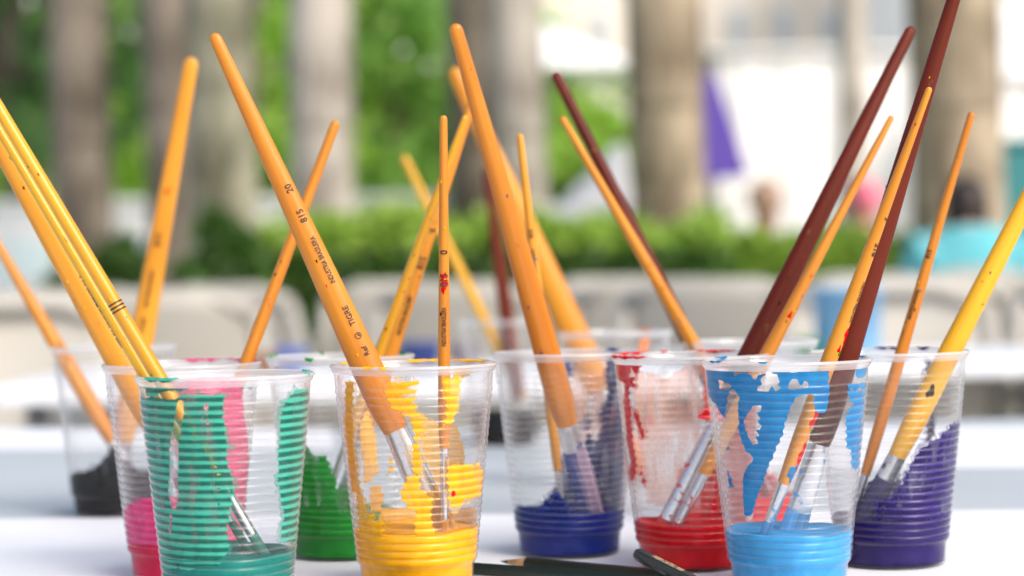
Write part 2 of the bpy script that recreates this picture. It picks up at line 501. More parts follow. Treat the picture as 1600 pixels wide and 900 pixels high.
for k in range(13):
    a = -0.5 + (math.pi + 1.0) * k / 12
    rim_prof.append((0.0356 + 0.00085 * math.cos(a), 0.0961 + 0.00085 * math.sin(a)))
v_, f_ = lathe(rim_prof, 128)
ME_rim = mesh("cup_rim", v_, f_); ME_rim.materials.append(M_rim)

CUPS = {}
class Cup:
    def __init__(self, key, px, s, label, tilt=0.0):
        self.key, self.d, self.s = key, FPX / s, s
        p = at_z(px, self.d, TZ + CH)
        self.c = Vector((p.x, self.d, TZ + 0.0001))
        self.o = empty("plastic_cup", self.c)
        tag(self.o, label, "cup", "ribbed clear plastic paint cups")
        link("cup_wall", ME_wall, None, self.o)
        link("inner_wall", ME_inner, None, self.o)
        link("rim", ME_rim, None, self.o)
        CUPS[key] = self
    def hit(self, px, py, back=False):
        """(theta, z) on the wall for a pixel; theta 0 faces the camera"""
        r = ray(px, py)
        o = camloc - self.c
        k = (RT - 0.0251) / (RZ1 - RZ0); c0 = 0.0258 - k * RZ0       # r = c0 + k z
        A = r.x ** 2 + r.y ** 2 - (k * r.z) ** 2
        B = 2 * (o.x * r.x + o.y * r.y - k * r.z * (c0 + k * o.z))
        Cq = o.x ** 2 + o.y ** 2 - (c0 + k * o.z) ** 2
        D = B * B - 4 * A * Cq
        D = math.sqrt(D) if D > 0 else 0.0
        t = (-B + (D if back else -D)) / (2 * A)
        p = o + r * t
        th = math.atan2(p.x, -p.y)
        if back and th < 0: th += 2 * math.pi
        return th, p.z

RN = [(rng.uniform(2, 14), rng.uniform(60, 700), rng.uniform(0, 6.28)) for _ in range(14)]
NT = 360
ZG = np.array([0.0105] + [RZ0 + (RZ1 - RZ0) * i / (23 * 8) for i in range(23 * 8 + 1)] + [0.0880, 0.0890, 0.0900, 0.0910, 0.0920, 0.0930])
TH = np.arange(NT) * 2 * math.pi / NT - math.pi
TG, ZZ = np.meshgrid(TH, ZG)
RIBPH = 2 * math.pi * (ZZ - RZ0) / PITCH_R
NOISE = sum(np.sin(np.round(a) * TG + b * ZZ + c) for a, b, c in RN) / len(RN) ** 0.5
NOISE2 = sum(np.sin(np.round(a * 5) * TG + b * 2.4 * ZZ + c * 3) for a, b, c in RN) / len(RN) ** 0.5
RWALL = np.array([wall_r(z) for z in ZG])

def sdf(poly, T):
    X, Y = T * 0.031, ZZ
    best = np.full(X.shape, 1e9); inside = np.zeros(X.shape, bool)
    n = len(poly)
    for i in range(n):
        ax, ay = poly[i][0] * 0.031, poly[i][1]
        bx, by = poly[(i + 1) % n][0] * 0.031, poly[(i + 1) % n][1]
        ex, ey = bx - ax, by - ay
        L = ex * ex + ey * ey + 1e-15
        t = np.clip(((X - ax) * ex + (Y - ay) * ey) / L, 0, 1)
        dx, dy = X - ax - t * ex, Y - ay - t * ey
        best = np.minimum(best, dx * dx + dy * dy)
        c = ((ay > Y) != (by > Y))
        xi = ax + (Y - ay) * ex / (ey if abs(ey) > 1e-15 else 1e-15)
        inside ^= c & (X < xi)
    return np.where(inside, 1, -1) * np.sqrt(best)

def smear(cup, polys, col, holes=(), back=False, rib=0.0005, noise=0.00035, label=None, inset=0.00055, dash=0.0, mat=None, film=True):
    """paint dried on the inside of the cup wall, cut from the wall's own surface"""
    T = np.where(TG < 0, TG + 2 * math.pi, TG) if back else TG
    F = np.full(TG.shape, -1.0)
    for p in polys:
        F = np.maximum(F, sdf([cup.hit(x, y, back) for x, y in p], T))
    F = F + rib * np.cos(RIBPH + 0.6) + noise * NOISE + noise * 0.6 * NOISE2 - dash * (1 - np.cos(RIBPH + 0.6))
    for h in holes:
        F = np.minimum(F, -sdf([cup.hit(x, y, back) for x, y in h], T) + 0.25 * rib * np.cos(RIBPH) + 0.35 * noise * NOISE2)
    cut_smear(cup, F, mat or PAINT[col], inset, label)
    if film and col in FILM:
        F2 = np.maximum(F, -0.0006) + 0.0006
        F2 = F + 0.0011 + 0.0008 * NOISE + 0.0007 * np.sin(np.round(40) * TG + 3 * NOISE)
        cut_smear(cup, F2, FILM[col], inset + 0.0003, None, "paint_film")

def cut_smear(cup, F, material, inset, label, base_name="paint_smear"):
    nz, nt = F.shape
    verts, faces, idx = [], [], {}
    def gv(i, j):
        k = (i, j)
        if k not in idx:
            r = RWALL[i] - inset
            idx[k] = len(verts); verts.append((r * math.sin(TH[j]), -r * math.cos(TH[j]), ZG[i]))
        return idx[k]
    def ev(i, j, i2, j2):
        k = (i, j, i2, j2) if (i, j) < (i2, j2) else (i2, j2, i, j)
        if k not in idx:
            (i, j, i2, j2) = k
            a, b = F[i, j], F[i2, j2]
            t = a / (a - b)
            ta = TH[j]; tb_ = TH[j2]
            if tb_ - ta > 3: tb_ -= 2 * math.pi
            if ta - tb_ > 3: tb_ += 2 * math.pi
            th = ta + (tb_ - ta) * t; r = RWALL[i] + (RWALL[i2] - RWALL[i]) * t - inset; z = ZG[i] + (ZG[i2] - ZG[i]) * t
            idx[k] = len(verts); verts.append((r * math.sin(th), -r * math.cos(th), z))
        return idx[k]
    pos = F > 0
    anyp = pos[:-1] | pos[1:]
    cell = anyp | np.roll(anyp, -1, axis=1)
    for i, j in zip(*np.nonzero(cell)):
        j2 = (j + 1) % nt
        cs = [(i, j), (i, j2), (i + 1, j2), (i + 1, j)]
        poly = []
        for k in range(4):
            a, b = cs[k], cs[(k + 1) % 4]
            if pos[a]: poly.append(gv(*a))
            if pos[a] != pos[b]: poly.append(ev(*a, *b))
        if len(poly) >= 3: faces.append(poly)
    if not faces: return None
    par = list(range(len(verts)))
    def find(x):
        while par[x] != x:
            par[x] = par[par[x]]; x = par[x]
        return x
    for fc in faces:
        a = find(fc[0])
        for q in fc[1:]: par[find(q)] = a
    comps = {}
    for fc in faces: comps.setdefault(find(fc[0]), []).append(fc)
    big = [c_ for c_ in comps.values() if len(c_) >= 45]
    small = [fc for c_ in comps.values() if len(c_) < 45 for fc in c_]
    for nme, fl in [(base_name, c_) for c_ in big] + ([("paint_specks", small)] if small else []):
        used = sorted({q for fc in fl for q in fc}); mp = {q: i for i, q in enumerate(used)}
        o = obj(nme, [verts[q] for q in used], [[mp[q] for q in fc] for fc in fl], material, cup.o)
        if nme == "paint_specks": o["kind"] = "stuff"
        elif label: o["label"] = label

def liquid(cup, level, col, label):
    zs = [0.0010, 0.0012, 0.004, 0.0098] + [z for z in zs_rib[::2] if 0.0105 < z < level - 0.0008]
    r_top = wall_r(level) - 0.0009
    pr = [(0.0005, 0.0010), (0.0225, 0.0010)] + [(wall_r(z) - 0.0006, z) for z in zs[1:]] + [(wall_r(level) - 0.0007, level)]
    pr += [(r_top - 0.0006, level - 0.0004), (r_top - 0.002, level - 0.0009), (r_top * 0.6, level - 0.0009), (r_top * 0.3, level - 0.0008), (0.0004, level - 0.0008)]
    v, f = lathe(pr, 96)
    # slightly uneven level where the paint wets the wall
    n0 = len(pr) - 6
    v = [(x, y, z + (0.0005 * math.sin(3 * math.atan2(x, -y) + level * 900) + 0.0003 * math.sin(8 * math.atan2(x, -y) + level * 300)) * (1.0 if i // 96 in (n0, n0 + 1) else 0.0)) for i, (x, y, z) in enumerate(v)]
    o = obj("paint", v, f, LIQ[col][0], cup.o)
    o.data.materials.append(LIQ[col][1])
    o.data.polygons.foreach_set("material_index", [1 if i // 96 >= n0 else 0 for i in range(len(f))])
    o["label"] = label
    return o

def rim_paint(cup, spans, col, back=False, z0=0.0949, zspan=1.0, r=None):
    """paint stuck on the lip, one piece per span of pixel columns"""
    for (x0, x1) in spans:
        ths = []
        for px in (x0, x1):
            dx = (px - 800) / FPX * cup.d - cup.c.x if not back else (px - 800) / FPX * (cup.d + 0.03) - cup.c.x
            dx = (px - pix((cup.c.x, cup.c.y, TZ + CH))[0]) / cup.s
            s_ = max(-0.999, min(0.999, dx / 0.0362))
            t = math.asin(s_)
            ths.append(math.pi - t if back else t)
        t0, t1 = sorted(ths)
        n = max(6, int((t1 - t0) / 0.03))
        vs_, fs = [], []
        K = 9
        for i in range(n + 1):
            u = i / n
            th = t0 + (t1 - t0) * u
            e = min(1.0, 4 * u, 4 * (1 - u)) ** 0.5
            wob = 1 + 0.25 * math.sin(th * 23 + x0) + 0.15 * math.sin(th * 61)
            for k in range(K):
                a = -0.9 + (math.pi + 1.2) * (0.5 + (k / (K - 1) - 0.5) * max(0.05, e) * min(1.0, 0.8 * wob * zspan))
                rr = 0.00108 + 0.00012 * math.sin(th * 40 + k)
                R = 0.0356 + rr * math.cos(a)
                vs_.append((R * math.sin(th), -R * math.cos(th), 0.0961 + rr * math.sin(a)))
        for i in range(n):
            for k in range(K - 1):
                fs.append((i * K + k, (i + 1) * K + k, (i + 1) * K + k + 1, i * K + k + 1))
        obj("rim_paint", vs_, fs, PAINT[col], cup.o)

teal = Cup("teal", 351, 3850, "clear ribbed cup smeared with teal paint in front, second cup row's leftmost in focus")
pink = Cup("pink", 284, 3400, "clear ribbed cup of pink and magenta paint half hidden behind the teal cup")
black = Cup("black", 178, 2690, "clear cup with black paint in its bottom at the far left")
green = Cup("green", 531, 3214, "clear cup with grass green paint between the teal and yellow cups")
yellow = Cup("yellow", 646, 3583, "clear ribbed cup of yellow paint with splotches on its wall")
navy = Cup("navy", 885, 3230, "clear cup with dark blue paint in its bottom, mid picture")
red = Cup("red", 1078, 3400, "clear cup of red paint with a thin red drip on its left side")
skyb = Cup("sky", 1228, 3655, "clear ribbed cup coated in patchy light blue paint, in sharp focus")
purple = Cup("purple", 1388, 3410, "clear cup with deep purple paint, rightmost cup on the table")
r1 = Cup("r1", 961, 2475, "nearly empty clear cup with an orange dab on its rim, behind the dark blue cup")
r2 = Cup("r2", 1172, 2925, "clear cup behind the red and light blue cups holding two left leaning brushes")
r3 = Cup("r3", 786, 1970, "blurred clear cup with dark brown paint standing farthest back, between yellow and dark blue cups")

liquid(teal, 0.0250, 'teal', "dark teal liquid paint")
liquid(pink, 0.0225, 'pink', "magenta liquid paint")
liquid(black, 0.0215, 'black', "black liquid paint")
liquid(green, 0.0215, 'green', "grass green liquid paint")
liquid(yellow, 0.0255, 'yellow', "golden yellow liquid paint")
liquid(navy, 0.0205, 'navy', "dark blue liquid paint")
liquid(red, 0.0205, 'red', "bright red liquid paint")
liquid(skyb, 0.0240, 'sky', "light blue liquid paint")
liquid(purple, 0.0215, 'purple', "deep purple liquid paint")
liquid(r2, 0.0140, 'red', "thin layer of red paint")
liquid(r3, 0.0230, 'brown', "dark brown liquid paint")

# --- dried paint on the walls
smear(teal, [[(205, 619), (350, 618), (350, 640), (351, 680), (355, 705), (360, 740), (363, 760), (362, 775), (360, 800), (357, 820), (357, 860), (340, 885), (230, 885)]], 'teal',
      holes=[[(275, 627), (285, 626), (284, 650), (281, 668), (276, 700), (278, 720), (276, 745), (277, 775), (274, 792), (270, 799), (264, 788), (261, 770), (263, 735), (263, 700), (265, 685), (269, 660)],
             [(263, 805), (267, 805), (266, 834), (263, 832)],
             [(319, 632), (325, 628), (323, 642), (326, 652), (321, 650), (317, 640)],
             [(322, 652), (326, 655), (325, 664), (322, 661)],
             [(340, 786), (343, 786), (342, 790), (340, 790)], [(340, 796), (343, 796), (342, 800), (340, 800)],
             [(338, 762), (344, 764), (340, 768)], [(337, 740), (345, 741), (340, 744)], [(333, 728), (341, 729), (337, 732)]],
      rib=0.0004, dash=0.0)
smear(teal, [[(208, 587), (330, 590), (388, 590), (388, 601), (330, 602), (210, 607)], [(222, 600), (268, 602), (300, 604), (262, 612), (240, 620), (222, 619)]], 'teal', rib=0, noise=0.0004)
smear(teal, [[(478, 607), (466, 612), (448, 626), (443, 645), (440, 665), (438, 690), (436, 715), (435, 745), (438, 765), (441, 785), (446, 808), (441, 822), (441, 846), (480, 846), (500, 700), (500, 607)]], 'teal', rib=0.0004)
smear(pink, [[(296, 590), (380, 590), (383, 650), (391, 720), (399, 790), (400, 840), (296, 840)]], 'pink', label="pink paint streak down the wall")
smear(pink, [[(150, 815), (190, 800), (215, 785), (240, 775), (300, 772), (300, 850), (150, 850)]], 'pink', rib=0.0008)
smear(pink, [[(230, 600), (330, 596), (330, 690), (290, 720), (240, 700)]], 'pink', back=True)
smear(black, [[(100, 752), (118, 738), (140, 735), (152, 728), (165, 712), (170, 700), (184, 700), (196, 725), (240, 740), (240, 790), (100, 790)]], 'black')
smear(green, [[(448, 690), (470, 690), (479, 694), (488, 714), (510, 712), (517, 735), (527, 752), (527, 790), (533, 803), (600, 806), (600, 830), (448, 830)]], 'green', noise=0.0006)
smear(green, [[(488, 549), (500, 549), (503, 566), (486, 566)]], 'green', rib=0, noise=0.0002)
smear(yellow, [[(612, 597), (622, 604), (632, 597), (653, 596), (651, 602), (627, 609), (650, 610), (648, 614), (630, 617), (633, 626), (648, 622), (642, 630), (650, 634), (646, 643), (654, 648), (640, 652), (627, 645), (612, 640), (606, 630), (600, 611)],
               [(613, 577), (632, 575), (628, 585), (618, 591), (614, 588)],
               [(645, 652), (657, 652), (657, 742), (646, 742)],
               [(609, 716), (614, 735), (616, 742), (605, 742)],
               [(634, 747), (655, 745), (658, 765), (668, 772), (676, 778), (676, 820), (680, 840), (648, 840), (649, 800), (636, 792), (627, 780), (629, 765), (632, 755)],
               [(710, 724), (720, 727), (745, 729), (749, 721), (756, 730), (759, 742), (756, 770), (745, 778), (730, 782), (712, 792), (705, 785), (702, 760), (699, 745), (702, 733)],
               [(560, 806), (582, 806), (583, 818), (592, 814), (597, 816), (600, 840), (560, 840)],
               [(696, 592), (722, 586), (716, 640), (708, 664), (694, 668), (700, 640)],
               [(536, 598), (549, 598), (549, 690), (560, 770), (548, 770), (538, 690)],
               [(548, 718), (553, 718), (572, 806), (560, 806)]], 'yellow', rib=0.0006, noise=0.0003)
smear(yellow, [[(518, 566), (548, 566), (548, 578), (520, 578)], [(573, 566), (594, 566), (594, 577), (574, 577)], [(604, 566), (618, 566), (617, 576), (605, 576)]], 'yellow', rib=0, noise=0.0003)
smear(yellow, [[(645, 642), (668, 652), (690, 662), (716, 666), (727, 700), (728, 745), (700, 762), (682, 760), (664, 715)], [(706, 566), (745, 566), (742, 582), (725, 592), (712, 588)],
               [(596, 795), (660, 795), (700, 800), (745, 790), (745, 830), (585, 830)], [(576, 758), (592, 757), (598, 775), (594, 800), (578, 800)], [(560, 660), (572, 640), (586, 680), (590, 740), (568, 760)]], 'peach', back=True,
      label="thin translucent yellow film on the far wall")
smear(yellow, [[(706, 768), (711, 766), (713, 773), (709, 777), (706, 774)]], 'red', rib=0, noise=0.0001, inset=0.0003, film=False, label="small red speck")
smear(skyb, [[(1080, 560), (1298, 562), (1298, 600), (1296, 636), (1290, 647), (1279, 647), (1273, 638), (1272, 616), (1262, 615), (1248, 618), (1240, 626), (1232, 648), (1222, 680), (1212, 700), (1205, 720), (1195, 742), (1185, 772), (1178, 790), (1172, 807), (1162, 807), (1160, 780), (1158, 750), (1163, 735), (1168, 729), (1177, 716), (1163, 705), (1157, 690), (1152, 670), (1150, 640), (1153, 620), (1143, 609), (1136, 612), (1133, 630), (1130, 651), (1125, 648), (1114, 630), (1080, 615)],
             [(1134, 733), (1140, 745), (1144, 760), (1138, 763), (1135, 748)], [(1133, 699), (1137, 699), (1137, 702), (1133, 702)], [(1133, 715), (1137, 715), (1137, 718), (1133, 718)]], 'sky',
      holes=[[(1118, 593), (1135, 600), (1141, 604), (1131, 610), (1121, 608)],
             [(1142, 583), (1155, 575), (1206, 573), (1205, 582), (1182, 586), (1180, 593), (1173, 593), (1172, 586), (1155, 582), (1145, 588)],
             [(1186, 592), (1198, 584), (1213, 585), (1218, 597), (1213, 602), (1221, 606), (1212, 612), (1205, 603), (1200, 612), (1182, 611), (1182, 604), (1190, 602)],
             [(1233, 600), (1238, 592), (1247, 593), (1250, 602), (1256, 602), (1258, 595), (1265, 597), (1264, 606), (1240, 609), (1231, 608)],
             [(1231, 569), (1271, 568), (1271, 579), (1236, 583), (1232, 576)],
             [(1176, 634), (1189, 634), (1187, 643), (1181, 646), (1188, 655), (1181, 658), (1189, 666), (1185, 672), (1179, 671), (1186, 682), (1178, 682), (1184, 693), (1174, 695), (1168, 684), (1163, 672), (1160, 658), (1168, 645)]],
      rib=0.00028, noise=0.0002)
smear(skyb, [[(1329, 602), (1346, 600), (1370, 600), (1360, 690), (1352, 733), (1333, 731), (1331, 706), (1325, 700), (1324, 670), (1325, 645), (1334, 638), (1338, 628), (1332, 626), (1329, 615)],
             [(1342, 577), (1370, 565), (1365, 583), (1346, 591), (1340, 586)]], 'sky', holes=[[(1332, 605), (1335, 605), (1336, 614), (1333, 612)], [(1344, 606), (1349, 606), (1349, 614), (1345, 614)]], rib=0.0003, noise=0.0003)
smear(skyb, [[(1100, 562), (1158, 560), (1150, 566), (1100, 580)]], 'sky', back=True, rib=0, noise=0.0003)
smear(red, [[(971, 562), (982, 566), (980, 620), (983, 660), (988, 700), (993, 725), (991, 745), (984, 752), (980, 740), (984, 722), (977, 690), (973, 650), (972, 610)],
            [(950, 556), (1010, 557), (1004, 568), (990, 584), (980, 574), (972, 600), (962, 590), (954, 572)], [(976, 590), (991, 588), (986, 597), (991, 602), (985, 605), (977, 598)],
            [(987, 643), (992, 646), (1006, 680), (1001, 684), (993, 660)], [(1002, 746), (1006, 746), (1007, 754), (1001, 754)],
            [(1090, 650), (1108, 640), (1130, 640), (1130, 655), (1090, 655)], [(1117, 758), (1121, 758), (1121, 800), (1115, 800), (1113, 790)], [(1000, 727), (1002, 727), (1001, 745), (999, 745)]], 'red', rib=0.00045, noise=0.0003)
smear(red, [[(1005, 650), (1016, 650), (1020, 664), (1006, 664)], [(1095, 700), (1110, 640), (1185, 560), (1190, 800), (1060, 800), (1085, 740)], [(1105, 554), (1200, 554), (1190, 575), (1150, 580), (1105, 575)]], 'salmon', back=True, label="thin red film on the far wall")
smear(red, [[(985, 575), (1040, 590), (1092, 560), (1098, 640), (1088, 720), (1060, 790), (1010, 790), (996, 700)]], 'salmon', back=True, mat=M_blush, film=False, label="faint peach film on the far wall")
smear(red, [[(1098, 566), (1112, 566), (1112, 640), (1100, 640)], [(1060, 740), (1090, 700), (1110, 650), (1150, 650), (1150, 810), (1040, 810)]], 'salmon', back=True, film=False)
smear(navy, [[(895, 575), (945, 590), (950, 640), (935, 700), (905, 690), (890, 640)]], 'salmon', back=True, mat=M_blush, film=False)
smear(navy, [[(951, 556), (966, 556), (975, 640), (975, 780), (990, 800), (915, 800), (913, 700), (919, 650), (927, 690), (937, 690), (939, 650), (950, 620)],
             [(880, 556), (891, 562), (891, 586), (886, 580)]], 'navy', back=True, noise=0.0006, label="dark blue paint swipe on the far wall")
smear(navy, [[(780, 793), (838, 793), (858, 778), (870, 766), (880, 780), (890, 812), (780, 812)]], 'navy')
smear(navy, [[(888, 695), (903, 690), (930, 750), (955, 800), (860, 800), (870, 740)]], 'navy', back=True)
smear(purple, [[(1520, 655), (1486, 665), (1470, 684), (1455, 690), (1440, 705), (1425, 722), (1412, 750), (1395, 775), (1370, 790), (1370, 812), (1520, 812)]], 'purple', noise=0.0005)
smear(purple, [[(1449, 560), (1456, 558), (1462, 680), (1450, 690)], [(1380, 553), (1440, 549), (1436, 556), (1384, 558)], [(1330, 770), (1380, 740), (1400, 720), (1410, 760), (1400, 800), (1330, 800)]], 'purple', back=True)
smear(r1, [[(1004, 530), (1018, 522), (1014, 545), (1000, 550)]], 'orange', back=False, rib=0, noise=0.0004)
smear(r3, [[(740, 640), (835, 640), (835, 680), (740, 680)]], 'black')
rim_paint(teal, [(240, 300), (484, 487)], 'teal', zspan=1.2)
rim_paint(teal, [(466, 480)], 'teal', back=True)
rim_paint(pink, [(262, 330), (336, 405)], 'pink', back=True)
rim_paint(green, [(486, 501)], 'green'); rim_paint(green, [(412, 426), (488, 497), (600, 640)], 'green', back=True)
rim_paint(yellow, [(574, 594), (600, 612)], 'yellow', zspan=0.7); rim_paint(yellow, [(525, 560), (620, 690), (700, 765)], 'yellow', back=True)
rim_paint(navy, [(952, 974)], 'navy', back=True)
rim_paint(red, [(955, 1004)], 'red', zspan=0.8); rim_paint(red, [(962, 1022), (1038, 1052), (1095, 1160)], 'red', back=True)
rim_paint(skyb, [(1124, 1146), (1350, 1358)], 'sky', back=True); rim_paint(skyb, [(1104, 1118), (1170, 1184)], 'sky', zspan=0.6)
rim_paint(purple, [(1388, 1440), (1453, 1472)], 'purple', back=True)
rim_paint(r1, [(1000, 1025)], 'orange', back=True)

# ------------------------------------------------------------------ brushes
def text_mesh(body, size):
    cu = bpy.data.curves.new("print", 'FONT')
    cu.body, cu.size, cu.resolution_u = body, size, 2
    cu.offset = size * 0.018
    o = bpy.data.objects.new("print", cu)
    C.objects.link(o)
    dg = bpy.context.evaluated_depsgraph_get()
    ev = o.evaluated_get(dg)
    me = ev.to_mesh()
    vs_ = [tuple(v.co) for v in me.vertices]; fs = [tuple(p.vertices) for p in me.polygons]
    bm = bmesh.new(); bm.from_mesh(me)
    for k in range(1, 9):
        bmesh.ops.bisect_plane(bm, geom=bm.verts[:] + bm.edges[:] + bm.faces[:], plane_co=(0, size * (k / 9 - 0.05), 0), plane_no=(0, 1, 0))
    bm.verts.index_update()
    vs_ = [tuple(v.co) for v in bm.verts]; fs = [tuple(v.index for v in p.verts) for p in bm.faces]
    bm.free()
    ev.to_mesh_clear()
    bpy.data.objects.remove(o); bpy.data.curves.remove(cu)
    return vs_, fs

def brush(cup, top, low, a, b, wt, wl, hend, fend, mat, col, label, flat=1.0, text=None, tip_z=0.0045, fer=0.8, tang=0.0, hexa=False, ring=None, specks=None, logo=None):
    """top, low: pixels on the brush axis; a, b: depth offsets from the cup's axis at the tip and at the rim"""
    def colx(py): return low[0] + (top[0] - low[0]) * (py - low[1]) / (top[1] - low[1])
    def point(dy, z):
        y = cup.d + dy; x = cup.c.x
        for _ in range(8):
            q = pix((x, y, z)); x += (colx(q[1]) - q[0]) / FPX * y
        return Vector((x, y, z))
    T, Rm = point(a, TZ + tip_z), point(b, TZ + CH)
    u = (Rm - T).normalized()
    def t_at(py):
        lo, hi = 0.0, 0.6
        for _ in range(40):
            m_ = (lo + hi) / 2
            if pix(T + u * m_)[1] > py: lo = m_
            else: hi = m_
        return (lo + hi) / 2
    L, tl, th, tf = t_at(top[1]), t_at(low[1]), t_at(hend), t_at(fend)
    tf = max(tf, 0.006)
    if th < tf + 0.008: th = tf + 0.008
    rt = wt / 2 * (T + u * L).y / FPX; rl = wl / 2 * (T + u * tl).y / FPX
    zax = u; yax = (Vector((0, 1, 0)) - u * u.y).normalized(); xax = yax.cross(zax)
    root = empty("paint_brush", T)
    root.rotation_euler = Matrix((xax, yax, zax)).transposed().to_euler()
    tag(root, label, "brush", "paint brushes standing in the cups")
    def rad(t):
        if t >= tl: return rl + (rt - rl) * (t - tl) / max(1e-6, L - tl)
        k = (tl - t) / max(1e-6, tl - th)
        return rl * (1.0 + 0.03 * math.sin(min(k, 1) * math.pi)) * (1 - (1 - fer) * max(0.0, (k - 0.55) / 0.45) ** 2 if k > 0.55 else 1)
    pr = []
    n = 40
    for i in range(n + 1):
        t = th + (L - rt - th) * i / n
        pr.append((rad(t), t))
    for k in range(1, 7):
        an = k / 6 * math.pi / 2 * 0.97
        pr.append((rt * math.cos(an), L - rt + rt * math.sin(an)))
    v, f = lathe(pr, 6 if hexa else 28, 1.0, flat, cap1=True)
    h = obj("handle", v, f, mat, root, not hexa)
    rf = rad(th) * 1.02
    # ferrule: round at the handle, flattened towards the hair, with two crimp rings
    vs_, fs = [], []
    seg = 24; rows = 22
    for i in range(rows + 1):
        k = i / rows
        t = th + 0.0035 + (tf - th - 0.0035) * k
        crimp = -0.05 * (math.exp(-((k - 0.14) / 0.03) ** 2) + math.exp(-((k - 0.24) / 0.03) ** 2)) * rf
        sx = rf + crimp + (0.12 * rf * k if flat < 1 else -0.18 * rf * k); sy = (rf * flat + crimp) * (1 - 0.45 * k if flat < 1 else 1 - 0.18 * k)
        for j in range(seg):
            an = 2 * math.pi * j / seg
            vs_.append((sx * math.sin(an), -sy * math.cos(an), t))
    for i in range(rows):
        for j in range(seg):
            j2 = (j + 1) % seg
            fs.append((i * seg + j, (i + 1) * seg + j, (i + 1) * seg + j2, i * seg + j2))
    obj("ferrule", vs_, fs, ferrule_mat(col), root)
    # hair: tapers to the tip
    ex, ey = vs_[-seg + seg // 4][0], -vs_[-seg][1]
    hv, hf = [], []
    rows, bs = 12, 54
    rj = random.Random(int(abs(top[0]) * 7 + top[1]))
    rag = [rj.uniform(-1, 1) for _ in range(bs)]; dep = [rj.uniform(0.82, 1.06) for _ in range(bs)]
    for i in range(rows + 1):
        k = i / rows
        t = tf + 0.001 - (tf + 0.001) * k
        w = (1 + 0.16 * math.sin(k * 3) - 0.40 * k ** 2) if flat < 1 else (1 + 0.15 * math.sin(k * 3)) * (1 - 0.8 * k ** 2)
        dpt = (1 - 0.75 * k)
        for j in range(bs):
            an = 2 * math.pi * j / bs
            jag = 1 - (1 - dep[j]) * min(1, 2 * k)
            hv.append((ex * w * jag * math.sin(an), -ey * dpt * jag * math.cos(an), t + 0.0022 * rag[j] * k ** 2))
    for i in range(rows):
        for j in range(bs):
            j2 = (j + 1) % bs
            hf.append((i * bs + j, (i + 1) * bs + j, (i + 1) * bs + j2, i * bs + j2))
    hf.append(tuple(rows * bs + j for j in range(bs)))
    obj("bristles", hv, hf, bristle(col), root)
    def on_surface(lat, t, off=0.00012):
        r = rad(t)
        if t > L - rt: r = rt * 0.9
        phi = tang + lat / r
        return ((r + off) * math.sin(phi), -(r + off) * flat * math.cos(phi), t)
    for (body, py, size, *rest) in (text or []):
        sxx = rest[0] if rest else (0.62 if body == IB else 0.95)
        tv, tf_ = text_mesh(body, size)
        t0 = t_at(py)
        o = obj("print", [on_surface(-(y - size * 0.35), t0 + x * sxx, 0.00032) for x, y, z in tv], tf_, M_ink, h, False)
    if ring:
        t0 = t_at(ring)
        for dt in (0, 0.0016, 0.0032):
            pr2 = [(rad(t0 + dt + e) + 0.00012, t0 + dt + e) for e in (0, 0.0007)]
            v, f = lathe(pr2, 28, 1, flat)
            obj("print_ring", v, f, M_ink, h)
    if logo:
        t0, sz = t_at(logo[0]), logo[1]
        m_ = 24; pv = []
        for j in range(m_):
            an = 2 * math.pi * j / m_
            for q in (0.5 * sz, 0.38 * sz): pv.append(on_surface(q * math.sin(an), t0 + q * math.cos(an), 0.0003))
        lf = [(2 * j, 2 * j + 1, (2 * j + 3) % (2 * m_), (2 * j + 2) % (2 * m_)) for j in range(m_)]
        b_ = len(pv)
        for j in range(9):
            an = math.pi * j / 8 - 0.6
            q = sz * (0.26 + 0.07 * math.sin(j * 2.3))
            pv.append(on_surface(q * math.sin(an), t0 + q * math.cos(an), 0.0003))
        lf.append(tuple(range(b_, b_ + 9)))
        obj("emblem", pv, lf, M_ink, h, False)
    fr = random.Random(int(top[0] * 3 + low[1]))
    fk = list(specks or [])
    if cup.s > 2600:
        own = col if col in PAINT else 'red'
        for _ in range(5):
            fk.append((fr.uniform(low[1] - 150, low[1] + 10) if fr.random() < 0.6 else fr.uniform(top[1] + 40, low[1]), fr.uniform(-0.6, 0.6) * rl, fr.choice([own, own, 'red', 'yellow', 'black', 'sky']), fr.uniform(0.0003, 0.0009)))
    for (py, lat, cc, sz) in fk:
        t0 = t_at(py)
        pv = [on_surface(lat, t0, 0.0003)]; pf = []
        m_ = 16
        for e in (0.33, 0.67, 1.0):
            for j in range(m_):
                an = 2 * math.pi * j / m_
                q = e * sz * (1 + 0.25 * math.sin(3 * an + py) + 0.15 * math.sin(5 * an + 2 * py))
                pv.append(on_surface(lat + q * 0.5 * math.sin(an), t0 + q * math.cos(an), 0.0003 if e < 1 else 0.00005))
        for j in range(m_):
            j2 = (j + 1) % m_
            pf.append((0, 1 + j, 1 + j2))
            for e in (0, 1): pf.append((1 + e * m_ + j, 1 + (e + 1) * m_ + j, 1 + (e + 1) * m_ + j2, 1 + e * m_ + j2))
        obj("paint_fleck", pv, pf, PAINT[cc], h)
    return root

IB = "INDUSTRIA BRASILEIRA"
# teal cup
brush(teal, (-75, 46), (244, 582), -0.006, -0.008, 18, 24, 760, 835, M_ochre, 'teal', "glossy ochre brush with a printed ring, right of the two in the teal cup", ring=486)
brush(teal, (-80, 69), (221, 578), 0.004, 0.003, 14, 19, 745, 815, M_ochre, 'teal', "ochre brush with tiny print on its edge, left of the two in the teal cup", tang=-1.0,
      text=[("TIGRE  815  INDUSTRIA BRASILEIRA  815  8", 540, 0.0019)])
